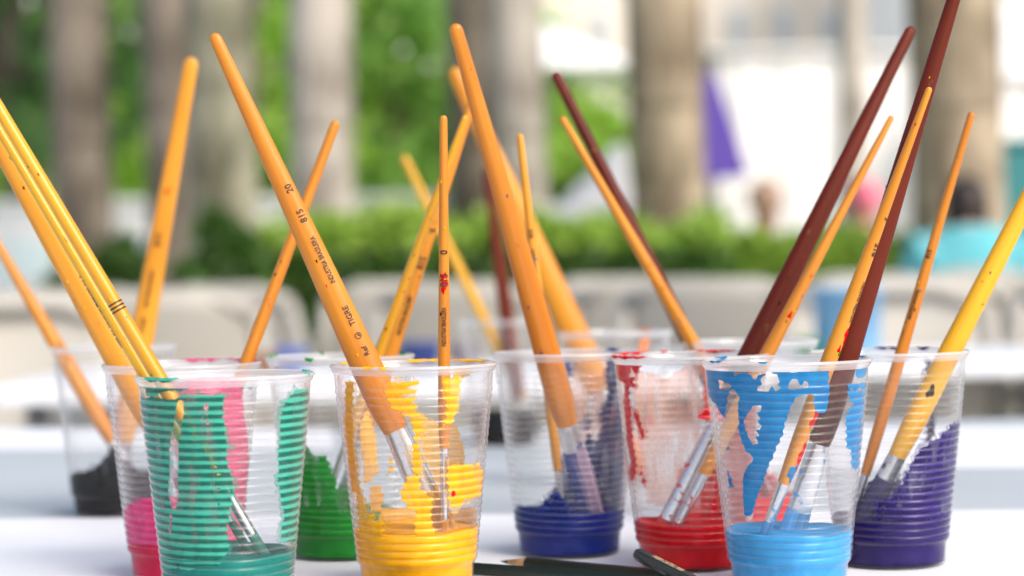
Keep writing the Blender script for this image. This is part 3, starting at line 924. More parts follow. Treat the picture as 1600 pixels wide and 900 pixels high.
# pink cup
brush(pink, (-55, 123), (193, 570), 0.0, -0.004, 30, 50, 680, 760, M_orange, 'pink', "thick orange flat brush in the pink cup, behind the ochre pair", flat=0.7)
brush(pink, (526, 188), (386, 563), 0.002, 0.012, 15, 21, 740, 800, M_orange, 'pink', "thin orange brush leaning right out of the pink cup")
# black cup
brush(black, (-40, 320), (112, 580), 0.004, 0.004, 9, 26, 690, 720, M_orange, 'black', "slim orange brush leaning left in the black paint cup", text=[(IB, 570, 0.0022)], tang=0.5)
brush(black, (300, 90), (223, 520), 0.010, 0.008, 22, 38, 690, 740, M_orange, 'black', "thick orange brush leaning right, behind the ochre pair, in the black paint cup", flat=0.7,
      text=[("815", 385, 0.0055), (IB, 480, 0.0034), ("TIGRE", 520, 0.0036)], specks=[(300, 0.0, 'red', 0.002)])
# green cup
brush(green, (744, 142), (612, 545), 0.004, 0.004, 13, 26, 690, 760, M_orange, 'green', "orange printed brush crossing behind the tallest brush, in the green cup", flat=0.75,
      text=[(IB, 522, 0.0030), ("815", 420, 0.0046), ("6", 362, 0.0046)], tang=0.25)
brush(green, (728, 180), (595, 545), -0.002, -0.012, 10, 17, 690, 780, M_ochre, 'green', "ochre brush touching the printed brush in the green cup")
# yellow cup
brush(yellow, (333, 52), (565, 556), 0.000, -0.006, 19, 49, 672, 770, M_orange, 'yellow', "thick orange flat brush with printed name leaning left out of the yellow cup", flat=0.7, tang=0.42,
      text=[("TIGRE", 511, 0.0036), (IB, 445, 0.0032, 0.66), ("815", 350, 0.0043), ("20", 304, 0.0043), ("Ref", 558, 0.0034)], logo=(527, 0.0030))
brush(yellow, (693, 180), (694, 555), -0.006, -0.016, 12, 19, 700, 812, M_orange, 'yellow', "thin upright orange brush with print and a red smudge in the yellow cup",
      text=[(IB, 540, 0.0026), ("815", 448, 0.0042), ("0", 397, 0.0042)], specks=[(433, 0.0, 'red', 0.0022), (443, 0.0003, 'red', 0.0028), (452, -0.0003, 'red', 0.0016)])
# dark blue cup
brush(navy, (710, 37), (853, 545), -0.004, -0.026, 21, 42, 664, 705, M_orange, 'navy', "tallest thick orange brush, plain handle, in the dark blue cup", flat=0.75)
brush(navy, (812, 209), (840, 455), 0.006, 0.008, 10, 17, 735, 790, M_orange, 'navy', "thin orange printed brush just right of the tallest brush, in the dark blue cup", text=[(IB, 430, 0.0020), ("815", 372, 0.003)])
# rear cups
brush(r1, (708, 106), (900, 530), 0.006, 0.006, 23, 48, 610, 640, M_orange, 'orange', "thick orange brush behind the tallest one, standing in the nearly empty cup", flat=0.7)
brush(r2, (866, 112), (1078, 535), 0.000, 0.010, 16, 27, 660, 740, M_maroon, 'red', "maroon brush leaning left, behind a thin orange one")
brush(r2, (877, 182), (1082, 535), -0.004, -0.012, 10, 22, 650, 740, M_orange, 'red', "thin orange brush leaning left in front of a maroon one")
brush(r3, (760, 262), (797, 535), 0.004, 0.004, 14, 26, 625, 650, M_maroon, 'brown', "blurred dark maroon upright brush in the farthest cup")
brush(r3, (630, 243), (757, 500), 0.012, 0.010, 12, 18, 625, 650, M_ochre, 'brown', "faint blurred ochre brush leaning left in the farthest cup")
# red cup
brush(red, (1425, 42), (1178, 545), -0.004, 0.012, 17, 38, 650, 815, M_maroon, 'red', "maroon brush leaning right out of the red cup", flat=0.8)
brush(red, (1394, 181), (1203, 545), -0.016, -0.006, 9, 23, 742, 818, M_orange, 'red', "thin orange brush leaning right out of the red cup, below the maroon one", fer=0.85,
      specks=[(492, 0.0006, 'red', 0.0018)])
# light blue cup
brush(skyb, (1500, -35), (1321, 558), 0.004, 0.000, 20, 42, 694, 800, M_maroon, 'sky', "long dark maroon brush rising out of the light blue cup past the top edge", flat=0.8,
      text=[("TIGRE " + IB, 475, 0.0024)], tang=-1.15)
brush(skyb, (1453, 136), (1298, 556), -0.008, -0.022, 10, 25, 755, 815, M_orange, 'sky', "paint flecked orange brush lying against the maroon one in the light blue cup",
      text=[("815", 398, 0.0042), ("6", 343, 0.0042), (IB, 500, 0.0028)], tang=0.95,
      specks=[(520, 0.0006, 'red', 0.0028), (532, 0.0012, 'red', 0.002), (542, -0.001, 'red', 0.0016), (640, 0.0005, 'red', 0.004), (655, -0.0008, 'red', 0.003), (700, 0.0002, 'red', 0.004), (720, 0.001, 'red', 0.005), (548, 0.0, 'green', 0.0012), (668, 0.001, 'teal', 0.0018), (690, 0.0008, 'teal', 0.0016), (735, -0.001, 'sky', 0.004)])
# purple cup
brush(purple, (1519, 175), (1410, 545), -0.002, -0.002, 11, 19, 742, 790, M_orange, 'purple', "thin orange printed brush in the purple cup, left of the ochre one", text=[(IB, 500, 0.0022), ("815", 405, 0.003)], tang=-0.5)
brush(purple, (1665, 195), (1487, 545), -0.014, -0.012, 24, 35, 714, 750, M_ochre, 'purple', "thick ochre brush leaning right out of the purple cup", flat=0.8, specks=[(612, -0.0005, 'black', 0.0032)])

# ------------------------------------------------------------------ pencils
M_pencil = plain("dark_green_lacquer", rgb(15, 30, 26), 0.35, coat=0.15, coatr=0.15, spec=0.3)
M_wood = noisy("pencil_wood", rgb(176, 140, 96), rgb(198, 162, 116), 200, 0.7)
M_lead = plain("graphite", rgb(40, 40, 42), 0.4)
def pencil(p0, p1, label, r=0.0031, sharp=True, text=None, spin=0.3):
    p0, p1 = Vector(p0), Vector(p1)
    u = (p1 - p0).normalized(); L = (p1 - p0).length
    zax = u; yax = (Vector((0, 0, 1)) - u * u.z).normalized(); xax = yax.cross(zax)
    root = empty("pencil", p0)
    root.rotation_euler = Matrix((xax, yax, zax)).transposed().to_euler()
    tag(root, label, "pencil", "dark green pencils lying on the paper")
    z0 = 0.014 if sharp else 0.0004
    def ring(rr, z, n=6, s=0.0):
        return [(rr * math.cos(spin + s + 2 * math.pi * k / n), rr * math.sin(spin + s + 2 * math.pi * k / n), z) for k in range(n)]
    bm = bmesh.new()
    rows = [[bm.verts.new(q) for q in ring(r, z)] for z in (z0, L)]
    for k in range(6):
        bm.faces.new((rows[0][k], rows[0][(k + 1) % 6], rows[1][(k + 1) % 6], rows[1][k]))
    bm.faces.new(rows[0][::-1]); bm.faces.new(rows[1])
    bmesh.ops.bevel(bm, geom=bm.edges[:], offset=0.0004, segments=2, affect='EDGES')
    body = link("body", bm_mesh("body", bm), M_pencil, root)
    if sharp:
        v, f = lathe([(0.0010, 0.0040), (r * 0.93, z0 + 0.0008)], 24, cap0=True)
        obj("sharpened_wood", v, f, M_wood, root)
        v, f = lathe([(0.0002, 0.0), (0.0011, 0.0042)], 16, cap0=True)
        obj("lead", v, f, M_lead, root)
    if text:
        t, sz, zt = text
        tv, tf_ = text_mesh(t, sz)
        # print along the upper face
        ap = r * math.cos(math.pi / 6) + 0.0002
        k = max(range(6), key=lambda q: math.sin(spin + math.pi / 6 + q * math.pi / 3))
        an = spin + math.pi / 6 + k * math.pi / 3
        nx, ny = math.cos(an), math.sin(an); tx, ty = -ny, nx
        obj("gold_print", [(nx * ap + tx * (-(y - sz * 0.35)), ny * ap + ty * (-(y - sz * 0.35)), zt + x) for x, y, z in tv], tf_, M_gold, body, False)
    return root
def tpz(px, py, z):
    r = ray(px, py); t = (TZ + z - CAMZ) / r.z
    return camloc + r * t
PR = 0.0031
q0, q1 = tpz(690, 885, PR), tpz(1060, 912, PR)
pencil(q1, q0, "dark green pencil lying from behind the yellow cup to the right", sharp=False)
q0, q1 = tpz(783, 877, PR), tpz(1075, 903, PR)
pencil(q0, q1, "sharpened dark green pencil lying behind the other, in front of the dark blue cup", spin=0.1)
q0, q1 = at(997, 866, 0.897), at(1180, 958, 0.80)
pencil(q0, q1, "dark green pencil with gold lettering propped across the others beside the red cup", sharp=False, spin=0.1, text=("FABER-CASTELL 9000", 0.0030, 0.016))
q0, q1 = tpz(560, 919, 0.0050), tpz(745, 918, 0.0050)
pencil(q0, q1, "thick black pencil lying in front of the yellow cup, barely in the picture", r=0.0050, sharp=False)

# ------------------------------------------------------------------ background
def leaf_cloud(n, centre, radii, size, seed, clumps=40, flat=0.0, inner=0.35):
    """leaf faces gathered in clumps through an ellipsoid"""
    r_ = np.random.default_rng(seed)
    cen = []
    while len(cen) < clumps:
        p = r_.uniform(-1, 1, 3)
        q = np.linalg.norm(p)
        if inner < q < 1: cen.append(p)
    cen = np.array(cen) * np.array(radii)
    cs = r_.uniform(0.16, 0.36, clumps) * min(radii)
    pick = r_.integers(0, clumps, n)
    d = r_.normal(0, 1, (n, 3)) * 0.55
    pos = cen[pick] + d * cs[pick][:, None] + np.array(centre)
    u = r_.normal(0, 1, (n, 3)); u[:, 2] *= 1 - flat; u /= np.linalg.norm(u, axis=1)[:, None]
    w = np.cross(u, r_.normal(0, 1, (n, 3))); w /= np.linalg.norm(w, axis=1)[:, None]
    s = (r_.uniform(0.6, 1.3, n) * size)[:, None]
    v = np.stack([pos - u * s, pos + w * s * 0.45, pos + u * s, pos - w * s * 0.45], 1).reshape(-1, 3)
    f = np.arange(4 * n).reshape(-1, 4)
    return v.tolist(), f.tolist()

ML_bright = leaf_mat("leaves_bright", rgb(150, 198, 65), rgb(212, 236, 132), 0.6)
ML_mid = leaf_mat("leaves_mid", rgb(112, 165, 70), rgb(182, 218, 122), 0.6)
ML_mid2 = leaf_mat("leaves_deep_green", rgb(86, 132, 72), rgb(134, 174, 100), 0.6)  # deeper green for the top left tree
ML_dark = leaf_mat("leaves_dark", rgb(58, 98, 48), rgb(108, 145, 72), 0.5)
ML_lime = leaf_mat("leaves_lime", rgb(122, 164, 54), rgb(180, 210, 96), 0.45)
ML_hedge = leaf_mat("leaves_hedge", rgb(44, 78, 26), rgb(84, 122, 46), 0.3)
M_bark = noisy("grey_bark", rgb(112, 100, 88), rgb(140, 128, 114), 9, 0.9, 5)
M_palm1 = noisy("palm_trunk_grey", rgb(104, 92, 74), rgb(164, 150, 128), 2.2, 0.85, 6, 0.01, (2, 2, 1), 0.4, 0.6)
M_palm4 = noisy("palm_trunk_green_grey", rgb(84, 84, 66), rgb(148, 146, 126), 2.2, 0.85, 6, 0.01, (2, 2, 1), 0.4, 0.6)
M_palm2 = noisy("palm_trunk_brown", rgb(80, 72, 62), rgb(132, 122, 110), 2.2, 0.85, 6, 0.01, (2, 2, 1), 0.4, 0.6)
M_palm3 = noisy("palm_trunk_pale", rgb(138, 130, 122), rgb(190, 183, 175), 2.2, 0.85, 6, 0.01, (2, 2, 1), 0.4, 0.6)

# palm crown, shared by all palms
def palm_crown():
    vs_, fs = [], []
    r_ = random.Random(3)
    for k in range(11):
        a = 2 * math.pi * k / 11 + r_.uniform(-.15, .15)
        lift = r_.uniform(0.1, 1.1)
        pts = []
        for i in range(12):
            t = i / 11
            pts.append(Vector((math.cos(a) * 2.6 * t, math.sin(a) * 2.6 * t, lift * 2.0 * t - 2.6 * t * t * (1.2 - 0.4 * lift))))
        side = Vector((-math.sin(a), math.cos(a), 0))
        for i in range(1, 12):
            for q in range(3):
                p = pts[i - 1].lerp(pts[i], q / 3)
                ln = 0.42 * math.sin(math.pi * min(1, (i + q / 3) / 12.5)) + 0.1
                for sgn in (-1, 1):
                    e = p + side * sgn * ln + (pts[i] - pts[i - 1]) * 0.9 + Vector((0, 0, -0.25 * ln))
                    wv = (pts[i] - pts[i - 1]).normalized() * 0.035
                    b_ = len(vs_); vs_ += [p - wv, p + wv, e]; fs.append((b_, b_ + 1, b_ + 2))
    return mesh("crown", vs_, fs, False)
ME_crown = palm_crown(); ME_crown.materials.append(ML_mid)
def palm(px0, px1, D, mat, label, height=9.5, bulge=0.08):
    c = at_z((px0 + px1) / 2, D, CAMZ)
    r = (px1 - px0) / 2 / FPX * D
    o = empty("palm_tree", (c.x, c.y, 0)); o.rotation_euler = (0, math.radians(0.9 * math.sin(px0)), 0)
    pr = []
    z = 0.0
    k = 0
    while z < height:
        t = z / height
        rr = r * (1.12 - 0.14 * min(1, z / 1.2) + bulge * math.sin(t * math.pi) - 0.25 * max(0, t - 0.6))
        pr += [(rr * 1.0, z), (rr * 1.004, z + 0.05), (rr * 0.997, z + 0.09)]
        z += 0.11 + 0.02 * math.sin(k * 1.7); k += 1
    v, f = lathe(pr, 28, cap1=True)
    obj("trunk", v, f, mat, o)
    cr = link("crown", ME_crown, None, o); cr.location = (0, 0, height - 0.1); cr.rotation_euler = (0, 0, px0)
    tag(o, label, "palm tree", "palm trees behind the tables")
palm(92, 182, 12, M_palm2, "brownish palm trunk at the far left, under the dark foliage")
palm(238, 318, 9.6, M_palm2, "dark brown palm trunk overlapping a broad grey green one")
palm(290, 398, 8.6, M_palm4, "broad grey green palm trunk left of the long leaning brush")
palm(455, 552, 11, M_palm3, "pale grey palm trunk left of the middle")
palm(700, 782, 13, M_palm2, "brown palm trunk behind the tallest brush")
palm(778, 862, 12, M_palm3, "pale palm trunk right of the tallest brush")
palm(990, 1106, 10, M_palm1, "thick mottled palm trunk rising behind the hedge, right of the middle")
palm(1308, 1352, 14, M_palm3, "thin far palm trunk in front of the white tent")
palm(1432, 1572, 10.5, M_palm1, "pale palm trunk at the right, behind the teal shirt")

# hedges
def hedge(px0, px1, D, depth, ztop, label, mat, n, seed, size=0.045, lit_band=None, ml2=None):
    p0, p1 = at_z(px0, D, 1.0), at_z(px1, D, 1.0)
    L = p1.x - p0.x
    o = empty("hedge", ((p0.x + p1.x) / 2, D + depth / 2, 0))
    tag(o, label, "hedge")
    r_ = np.random.default_rng(seed)
    core = box("branch_core", L - 0.1, depth - 0.12, ztop - 0.08, (0, 0, (ztop - 0.08) / 2), mat, o, 0.03)
    # faces over front, top, back and ends, a little uneven
    k = r_.uniform(0, 1, n)
    x = r_.uniform(-L / 2, L / 2, n); y = r_.uniform(-depth / 2, depth / 2, n); z = r_.uniform(0.02, ztop, n)
    front = k < 0.45; top = (k >= 0.45) & (k < 0.85); end = k >= 0.85
    y[front] = -depth / 2; z[top] = ztop; x[end] = np.sign(x[end]) * L / 2
    bump = 0.05 * np.sin(x * 5 + seed) * np.sin(x * 2.3) + 0.03 * np.sin(x * 13)
    z = z * (1 + bump / ztop * (z / ztop))
    pos = np.stack([x, y, z], 1) + r_.normal(0, 0.03, (n, 3)); pos[:, 2] = np.maximum(pos[:, 2], 0.02)
    u = r_.normal(0, 1, (n, 3)); u /= np.linalg.norm(u, axis=1)[:, None]
    w = np.cross(u, r_.normal(0, 1, (n, 3))); w /= np.linalg.norm(w, axis=1)[:, None]
    s = (r_.uniform(0.6, 1.3, n) * size)[:, None]
    v = np.stack([pos - u * s, pos + w * s * 0.5, pos + u * s, pos - w * s * 0.5], 1).reshape(-1, 3)
    up = pos[:, 2] > (ztop - lit_band if lit_band else 9)  # upper band gets lime leaves: sunlight on the top put into the colour
    for nme, msk, mm in (("leaves", ~up, mat), ("sunlit_tint_leaves", up, ml2)):
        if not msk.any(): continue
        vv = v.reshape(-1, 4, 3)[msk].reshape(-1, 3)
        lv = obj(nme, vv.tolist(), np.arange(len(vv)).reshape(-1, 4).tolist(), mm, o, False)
        tag(lv, kind="stuff")
hedge(395, 1128, 9.2, 0.9, 1.055, "clipped hedge with top leaves coloured lime as if sunlit, across the middle behind the brushes", ML_hedge, 12000, 1, lit_band=0.09, ml2=ML_lime)
hedge(420, 1120, 11.4, 1.2, 1.10, "second brighter hedge just behind the lime topped one", ML_lime, 12000, 2)
hedge(1150, 1445, 10.6, 0.7, 1.00, "low green hedge behind the seated people at the right", ML_lime, 5000, 3)

# broadleaf trees
def tree(px, D, ztop, rx, rz, mat, label, n, size, seed, trunk=0.12, clumps=40):
    c = at_z(px, D, CAMZ)
    o = empty("broadleaf_tree", (c.x, c.y, 0))
    tag(o, label, "tree", "leafy trees in the park")
    zc = ztop - rz
    pts = [(0, 0, 0), (0.05 * rx, 0, zc * 0.5), (-0.03 * rx, 0.05, zc), (0.05 * rx, 0, zc + rz * 0.5)]
    v, f = tube(pts, [trunk * 1.3, trunk, trunk * 0.8, trunk * 0.3], 10)
    t = obj("trunk", v, f, M_bark, o)
    r_ = random.Random(seed)
    for k in range(5):
        a = 2 * math.pi * k / 5 + r_.uniform(-.4, .4)
        e = (rx * 0.7 * math.cos(a), rx * 0.7 * math.sin(a), zc + rz * r_.uniform(-0.2, 0.5))
        v, f = tube([(0, 0, zc * 0.8), (e[0] * 0.5, e[1] * 0.5, zc), e], [trunk * 0.5, trunk * 0.35, trunk * 0.12], 7)
        obj("limb", v, f, M_bark, t)
    v, f = leaf_cloud(n, (0, 0, zc), (rx, rx, rz), size, seed, clumps)
    obj("crown", v, f, mat, o, False)
tree(30, 14, 3.6, 1.1, 1.05, ML_mid2, "dark leafy tree filling the top left corner", 1900, 0.10, 21)
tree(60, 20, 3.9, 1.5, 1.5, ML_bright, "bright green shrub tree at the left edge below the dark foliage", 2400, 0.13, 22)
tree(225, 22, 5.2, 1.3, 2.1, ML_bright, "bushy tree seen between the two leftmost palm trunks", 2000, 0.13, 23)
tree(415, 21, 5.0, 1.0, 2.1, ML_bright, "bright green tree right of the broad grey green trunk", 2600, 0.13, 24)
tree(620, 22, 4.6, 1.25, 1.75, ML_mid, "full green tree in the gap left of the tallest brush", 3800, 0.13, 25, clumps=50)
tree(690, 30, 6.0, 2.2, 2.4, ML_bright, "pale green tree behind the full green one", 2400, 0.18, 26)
tree(925, 24, 2.75, 1.1, 0.75, ML_bright, "low bright tree under the white canopy, left of the mottled trunk", 6000, 0.14, 27)
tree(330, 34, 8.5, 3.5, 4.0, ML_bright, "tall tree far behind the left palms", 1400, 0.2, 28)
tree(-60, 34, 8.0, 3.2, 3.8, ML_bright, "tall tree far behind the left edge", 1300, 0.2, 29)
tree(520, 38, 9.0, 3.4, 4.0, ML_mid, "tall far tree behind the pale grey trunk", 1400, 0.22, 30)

# low dark planting at the foot of the left palms
def shrub(px, D, ztop, rx, label, n, seed):
    c = at_z(px, D, CAMZ)
    o = empty("shrub", (c.x, c.y, 0)); tag(o, label, "shrub", "low planting under the palms")
    v, f = leaf_cloud(n, (0, 0, ztop * 0.55), (rx, rx * 0.8, ztop * 0.52), 0.07, seed, 40, inner=0.1)
    v = [(x, y, max(z, 0.01)) for x, y, z in v]
    tag(obj("foliage", v, f, ML_hedge, o, False), kind="stuff")
    for k in range(4):
        a = k * 1.6
        v, f = tube([(0.05 * math.cos(a), 0.05 * math.sin(a), 0), (0.3 * rx * math.cos(a), 0.3 * rx * math.sin(a), ztop * 0.6)], [0.02, 0.008], 7)
        obj("stem", v, f, M_bark, o)
shrub(215, 10.6, 1.08, 0.32, "low dark shrub between the two leftmost palm trunks", 1600, 41)
shrub(345, 8.1, 1.06, 0.20, "low dark shrub at the foot of the broad grey green trunk", 1600, 42)
shrub(130, 11.2, 1.0, 0.22, "low dark shrub at the foot of the leftmost trunk", 1400, 43)

# white boundary wall far left and its cyan band
M_white = noisy("white_render", rgb(240, 242, 242), rgb(248, 249, 249), 0.7, 0.8, 4)
M_cyan = plain("pale_cyan_paint", rgb(228, 246, 248), 0.7)
M_beige = noisy("beige_render", rgb(222, 210, 196), rgb(232, 222, 208), 0.3, 0.85, 4)
wl = empty("boundary_wall", (at_z(280, 13.2, 1).x, 13.2, 0))
tag(wl, "low white wall with a pale cyan band far behind the left palms", "wall")
box("wall_body", 3.5, 0.25, 1.32, (0, 0, 0.66), M_white, wl, 0.01)
box("cyan_band", 3.5, 0.02, 0.26, (0, -0.137, 0.98), M_cyan, wl)
box("coping", 3.6, 0.35, 0.05, (0, 0, 1.346), M_white, wl, 0.01)

# far buildings
M_glass = plain("window_glass", rgb(186, 190, 192), 0.3)
def building(px0, px1, D, h, label, mat, win_mat, floors, cols, depth=12):
    p0, p1 = at_z(px0, D, 1), at_z(px1, D, 1)
    wd = p1.x - p0.x
    o = empty("building", ((p0.x + p1.x) / 2, D + depth / 2, 0))
    tag(o, label, "building")
    box("wall", wd, depth, h, (0, 0, h / 2), mat, o)
    box("roof", wd + 0.6, depth + 0.6, 0.4, (0, 0, h + 0.2), mat, o)
    for i in range(floors):
        for j in range(cols):
            x = -wd / 2 + wd * (j + 0.5) / cols; z = h * (i + 0.55) / floors
            w = box("window", wd / cols * 0.42, 0.12, h / floors * 0.5, (x, -depth / 2 - 0.05, z), M_white, o)
            box("pane", wd / cols * 0.36, 0.05, h / floors * 0.44, (x, -depth / 2 - 0.13, z), win_mat, w)
building(840, 1480, 75, 22, "pale beige apartment block high behind the white tent", M_beige, M_glass, 6, 9)
building(-260, 780, 85, 26, "pale long building added as a bright backdrop behind the left trees", M_white, M_glass, 6, 8)  # added as a pale backdrop so the gaps between the left trees look bright
building(1465, 1700, 60, 15, "white block behind the right palm trunk", M_white, M_glass, 4, 3)

# white marquee tents
M_canvas = plain("white_canvas", rgb(246, 246, 246), 0.8)
def tent(px0, px1, D, zeave, zridge, label, depth=3.0, wall_to=0.35):
    p0, p1 = at_z(px0, D, 1), at_z(px1, D, 1)
    wd = p1.x - p0.x
    o = empty("marquee_tent", ((p0.x + p1.x) / 2, D + depth / 2, 0))
    tag(o, label, "tent", "white tents")
    hx, hy = wd / 2, depth / 2
    vs_ = [(-hx, -hy, zeave), (hx, -hy, zeave), (hx, hy, zeave), (-hx, hy, zeave), (0, 0, zridge)]
    vs_ += [(x, y, z - 0.03) for x, y, z in vs_]
    obj("canopy", vs_, [(0, 1, 4), (1, 2, 4), (2, 3, 4), (3, 0, 4), (6, 5, 9), (7, 6, 9), (8, 7, 9), (5, 8, 9), (0, 5, 6, 1), (1, 6, 7, 2), (2, 7, 8, 3), (3, 8, 5, 0)], M_canvas, o, False)
    for sx in (-1, 1):
        for sy in (-1, 1):
            v, f = tube([(sx * (hx - 0.05), sy * (hy - 0.05), 0), (sx * (hx - 0.05), sy * (hy - 0.05), zeave - 0.02)], 0.03, 8)
            obj("pole", v, f, M_leg, o)
    if wall_to is not None:
        # hanging side wall with soft folds
        n = 40
        vs_, fs = [], []
        for i in range(n + 1):
            x = -hx + wd * i / n
            dy = 0.03 * math.sin(i * 1.9) + 0.02 * math.sin(i * 0.7)
            vs_ += [(x, -hy + 0.1 + dy, wall_to), (x, -hy + 0.1 + dy * 0.4, zeave - 0.01)]
        for i in range(n):
            fs.append((2 * i, 2 * i + 2, 2 * i + 3, 2 * i + 1))
        obj("side_wall", vs_, fs, M_canvas, o)
    return o
tent(1108, 1470, 15.5, 2.52, 2.62, "white tent with a hanging front wall, right of the mottled trunk", 3.0, 0.3)
tent(560, 1004, 27, 3.55, 4.6, "white sloping tent roof left of the mottled trunk", 4.0, None)
tent(1540, 1760, 14, 2.15, 2.6, "white tent at the far right edge behind the palm", 2.5, 0.3)

# purple banner leaning against the tent
M_purple_fabric = plain("purple_fabric", rgb(92, 70, 170), 0.7)
pb = empty("banner_board", at_z(1130, 13.6, 0))
tag(pb, "purple triangular banner beside the mottled palm trunk", "banner")
s_ = 13.6 / FPX
pts = [(-60 * s_, 0), (32 * s_, 0), (30 * s_, CAMZ + 140 * s_), (-12 * s_, CAMZ + 295 * s_), (-60 * s_, CAMZ + 300 * s_)]
pts = [(-55 * s_, CAMZ + 130 * s_), (46 * s_, CAMZ + 140 * s_), (-2 * s_, CAMZ + 297 * s_), (-55 * s_, CAMZ + 300 * s_)]
vs_ = [(x, -0.02, z) for x, z in pts] + [(x, 0.02, z) for x, z in pts]
obj("banner_panel", vs_, [(0, 1, 2, 3), (7, 6, 5, 4), (0, 4, 5, 1), (1, 5, 6, 2), (2, 6, 7, 3), (3, 7, 4, 0)], M_purple_fabric, pb, False)
v, f = tube([(-40 * s_, 0.05, 0), (-40 * s_, 0.05, CAMZ + 305 * s_)], 0.02, 8)
obj("banner_pole", v, f, M_leg, pb)

# pale lilac tarpaulin heap beside the hedge
M_tarp = noisy("pale_lilac_tarp", rgb(196, 196, 208), rgb(222, 222, 228), 3, 0.6, 4)
c = at_z(915, 16, 0)
tpo = empty("covered_cart", (c.x, c.y, 0))
tag(tpo, "cart under a pale lilac tarpaulin left of the mottled trunk, above the hedge", "cart")
bm = bmesh.new()
bmesh.ops.create_grid(bm, x_segments=24, y_segments=16, size=0.5)
for v in bm.verts:
    x, y = v.co.x, v.co.y
    e = max(abs(x), abs(y)) * 2
    z = 1.35 + 0.75 * max(0, 0.25 + x) - 0.9 * max(0, e - 0.8) * 4.2 + 0.04 * math.sin(x * 17) * math.cos(y * 13)
    v.co = Vector((x * 0.75, y * 1.4, max(0.35, z)))
link("tarpaulin", bm_mesh("tarpaulin", bm, True), M_tarp, tpo)
box("cart_bed", 0.62, 1.1, 0.5, (0, 0, 0.6), M_bark, tpo, 0.02)
for sx in (-1, 1):
    v, f = lathe([(0.02, -0.03), (0.24, -0.03), (0.26, 0), (0.24, 0.03), (0.02, 0.03)], 24)
    w = obj("wheel", v, f, M_leg, tpo); w.rotation_euler = (0, math.pi / 2, 0); w.location = (sx * 0.36, 0, 0.262)

# dark teal cabinet at the right edge
M_teal_paint = plain("dark_teal_paint", rgb(40, 120, 125), 0.5)
c = at_z(1588, 12.4, 0)
cb = empty("service_cabinet", (c.x, c.y, 0))
tag(cb, "dark teal cabinet at the right edge behind the teal shirt", "cabinet")
box("cabinet_body", 0.44, 0.5, 1.55, (0, 0, 0.775), M_teal_paint, cb, 0.02)
box("cabinet_roof", 0.50, 0.56, 0.05, (0, 0, 1.576), M_teal_paint, cb, 0.015)
box("cabinet_door", 0.38, 0.02, 1.3, (0, -0.26, 0.8), M_teal_paint, cb, 0.005)

# white plastic chairs
M_chair = plain("white_chair_plastic", rgb(168, 165, 158), 0.5)
def make_chair():
    o = empty("plastic_chair")
    box("seat", 0.44, 0.42, 0.03, (0, 0, 0.43), M_chair, o, 0.012)
    rot = Euler((math.radians(-10), 0, 0)).to_matrix()
    for sx in (-1, 1):
        v, f = tube([(sx * 0.21, 0.20, 0.43), (sx * 0.215, 0.25, 0.66), (sx * 0.19, 0.285, 0.84)], 0.018, 10); obj("back_post", v, f, M_chair, o)
        v, f = tube([(sx * 0.22, -0.19, 0.42), (sx * 0.245, -0.22, 0.0)], [0.022, 0.016], 10); obj("leg", v, f, M_chair, o)
        v, f = tube([(sx * 0.21, 0.19, 0.42), (sx * 0.24, 0.26, 0.0)], [0.022, 0.016], 10); obj("leg", v, f, M_chair, o)
        v, f = tube([(sx * 0.22, -0.2, 0.42), (sx * 0.255, -0.2, 0.6), (sx * 0.26, -0.12, 0.64), (sx * 0.25, 0.1, 0.645), (sx * 0.215, 0.245, 0.66)], 0.017, 10); obj("armrest", v, f, M_chair, o)
    v, f = tube([(-0.19, 0.285, 0.84), (-0.1, 0.295, 0.875), (0.1, 0.295, 0.875), (0.19, 0.285, 0.84)], 0.022, 10); obj("top_rail", v, f, M_chair, o)
    bm = bmesh.new()
    bmesh.ops.create_grid(bm, x_segments=12, y_segments=10, size=0.5)
    for v in bm.verts:
        x, y = v.co.x, v.co.y
        v.co = Vector((x * 0.40 * (1 - 0.1 * (y + 0.5)), 0.245 + 0.09 * y + 0.05 * (x * 2) ** 2 * -0.6 + 0.03, 0.66 + 0.42 * y + 0.02 * (1 - (2 * x) ** 2) * (y > 0.4)))
    r_ = bmesh.ops.extrude_face_region(bm, geom=bm.faces[:])
    bmesh.ops.translate(bm, verts=[e for e in r_['geom'] if isinstance(e, bmesh.types.BMVert)], vec=(0, 0.008, 0))
    link("back_panel", bm_mesh("back_panel", bm, True), M_chair, o)
    return o
ch0 = make_chair()
CHAIRS = [(-60, 4.2, 170, "white plastic chair at the left picture edge behind the black paint cup"),
          (95, 5.0, 200, "white plastic chair left, below the brownish palm trunk"),
          (270, 4.4, 185, "white plastic chair behind the pink cup's brushes"),
          (430, 5.6, 160, "white plastic chair below the pale grey palm trunk"),
          (600, 6.2, 190, "white plastic chair behind the yellow cup, under the hedge"),
          (735, 5.4, 175, "white plastic chair behind the tallest brush"),
          (905, 6.0, 195, "white plastic chair between the tallest brush and the maroon one"),
          (1015, 5.0, 180, "white plastic chair behind the red cup"),
          (1150, 4.6, 165, "white plastic chair under the right leaning maroon brush"),
          (1270, 5.6, 200, "white plastic chair behind the light blue bucket"),
          (1400, 4.7, 180, "white plastic chair behind the purple cup"),
          (1510, 5.6, 170, "white plastic chair in front of the person in teal"),
          (1600, 4.3, 200, "white plastic chair at the right picture edge"),
          (1480, 3.6, 10, "white plastic chair turned away, nearest at the right"),
          (40, 3.4, 20, "white plastic chair turned away, nearest at the left")]
for i, (px, D, rz, lab) in enumerate(CHAIRS):
    o = ch0 if i == 0 else copy_tree(ch0)
    p = at_z(px, D, 0.6)
    o.location = (p.x, D, 0); o.rotation_euler = (0, 0, math.radians(rz)); o.scale = (1, 1, 0.95)
    tag(o, lab, "chair", "white plastic chairs behind the table")

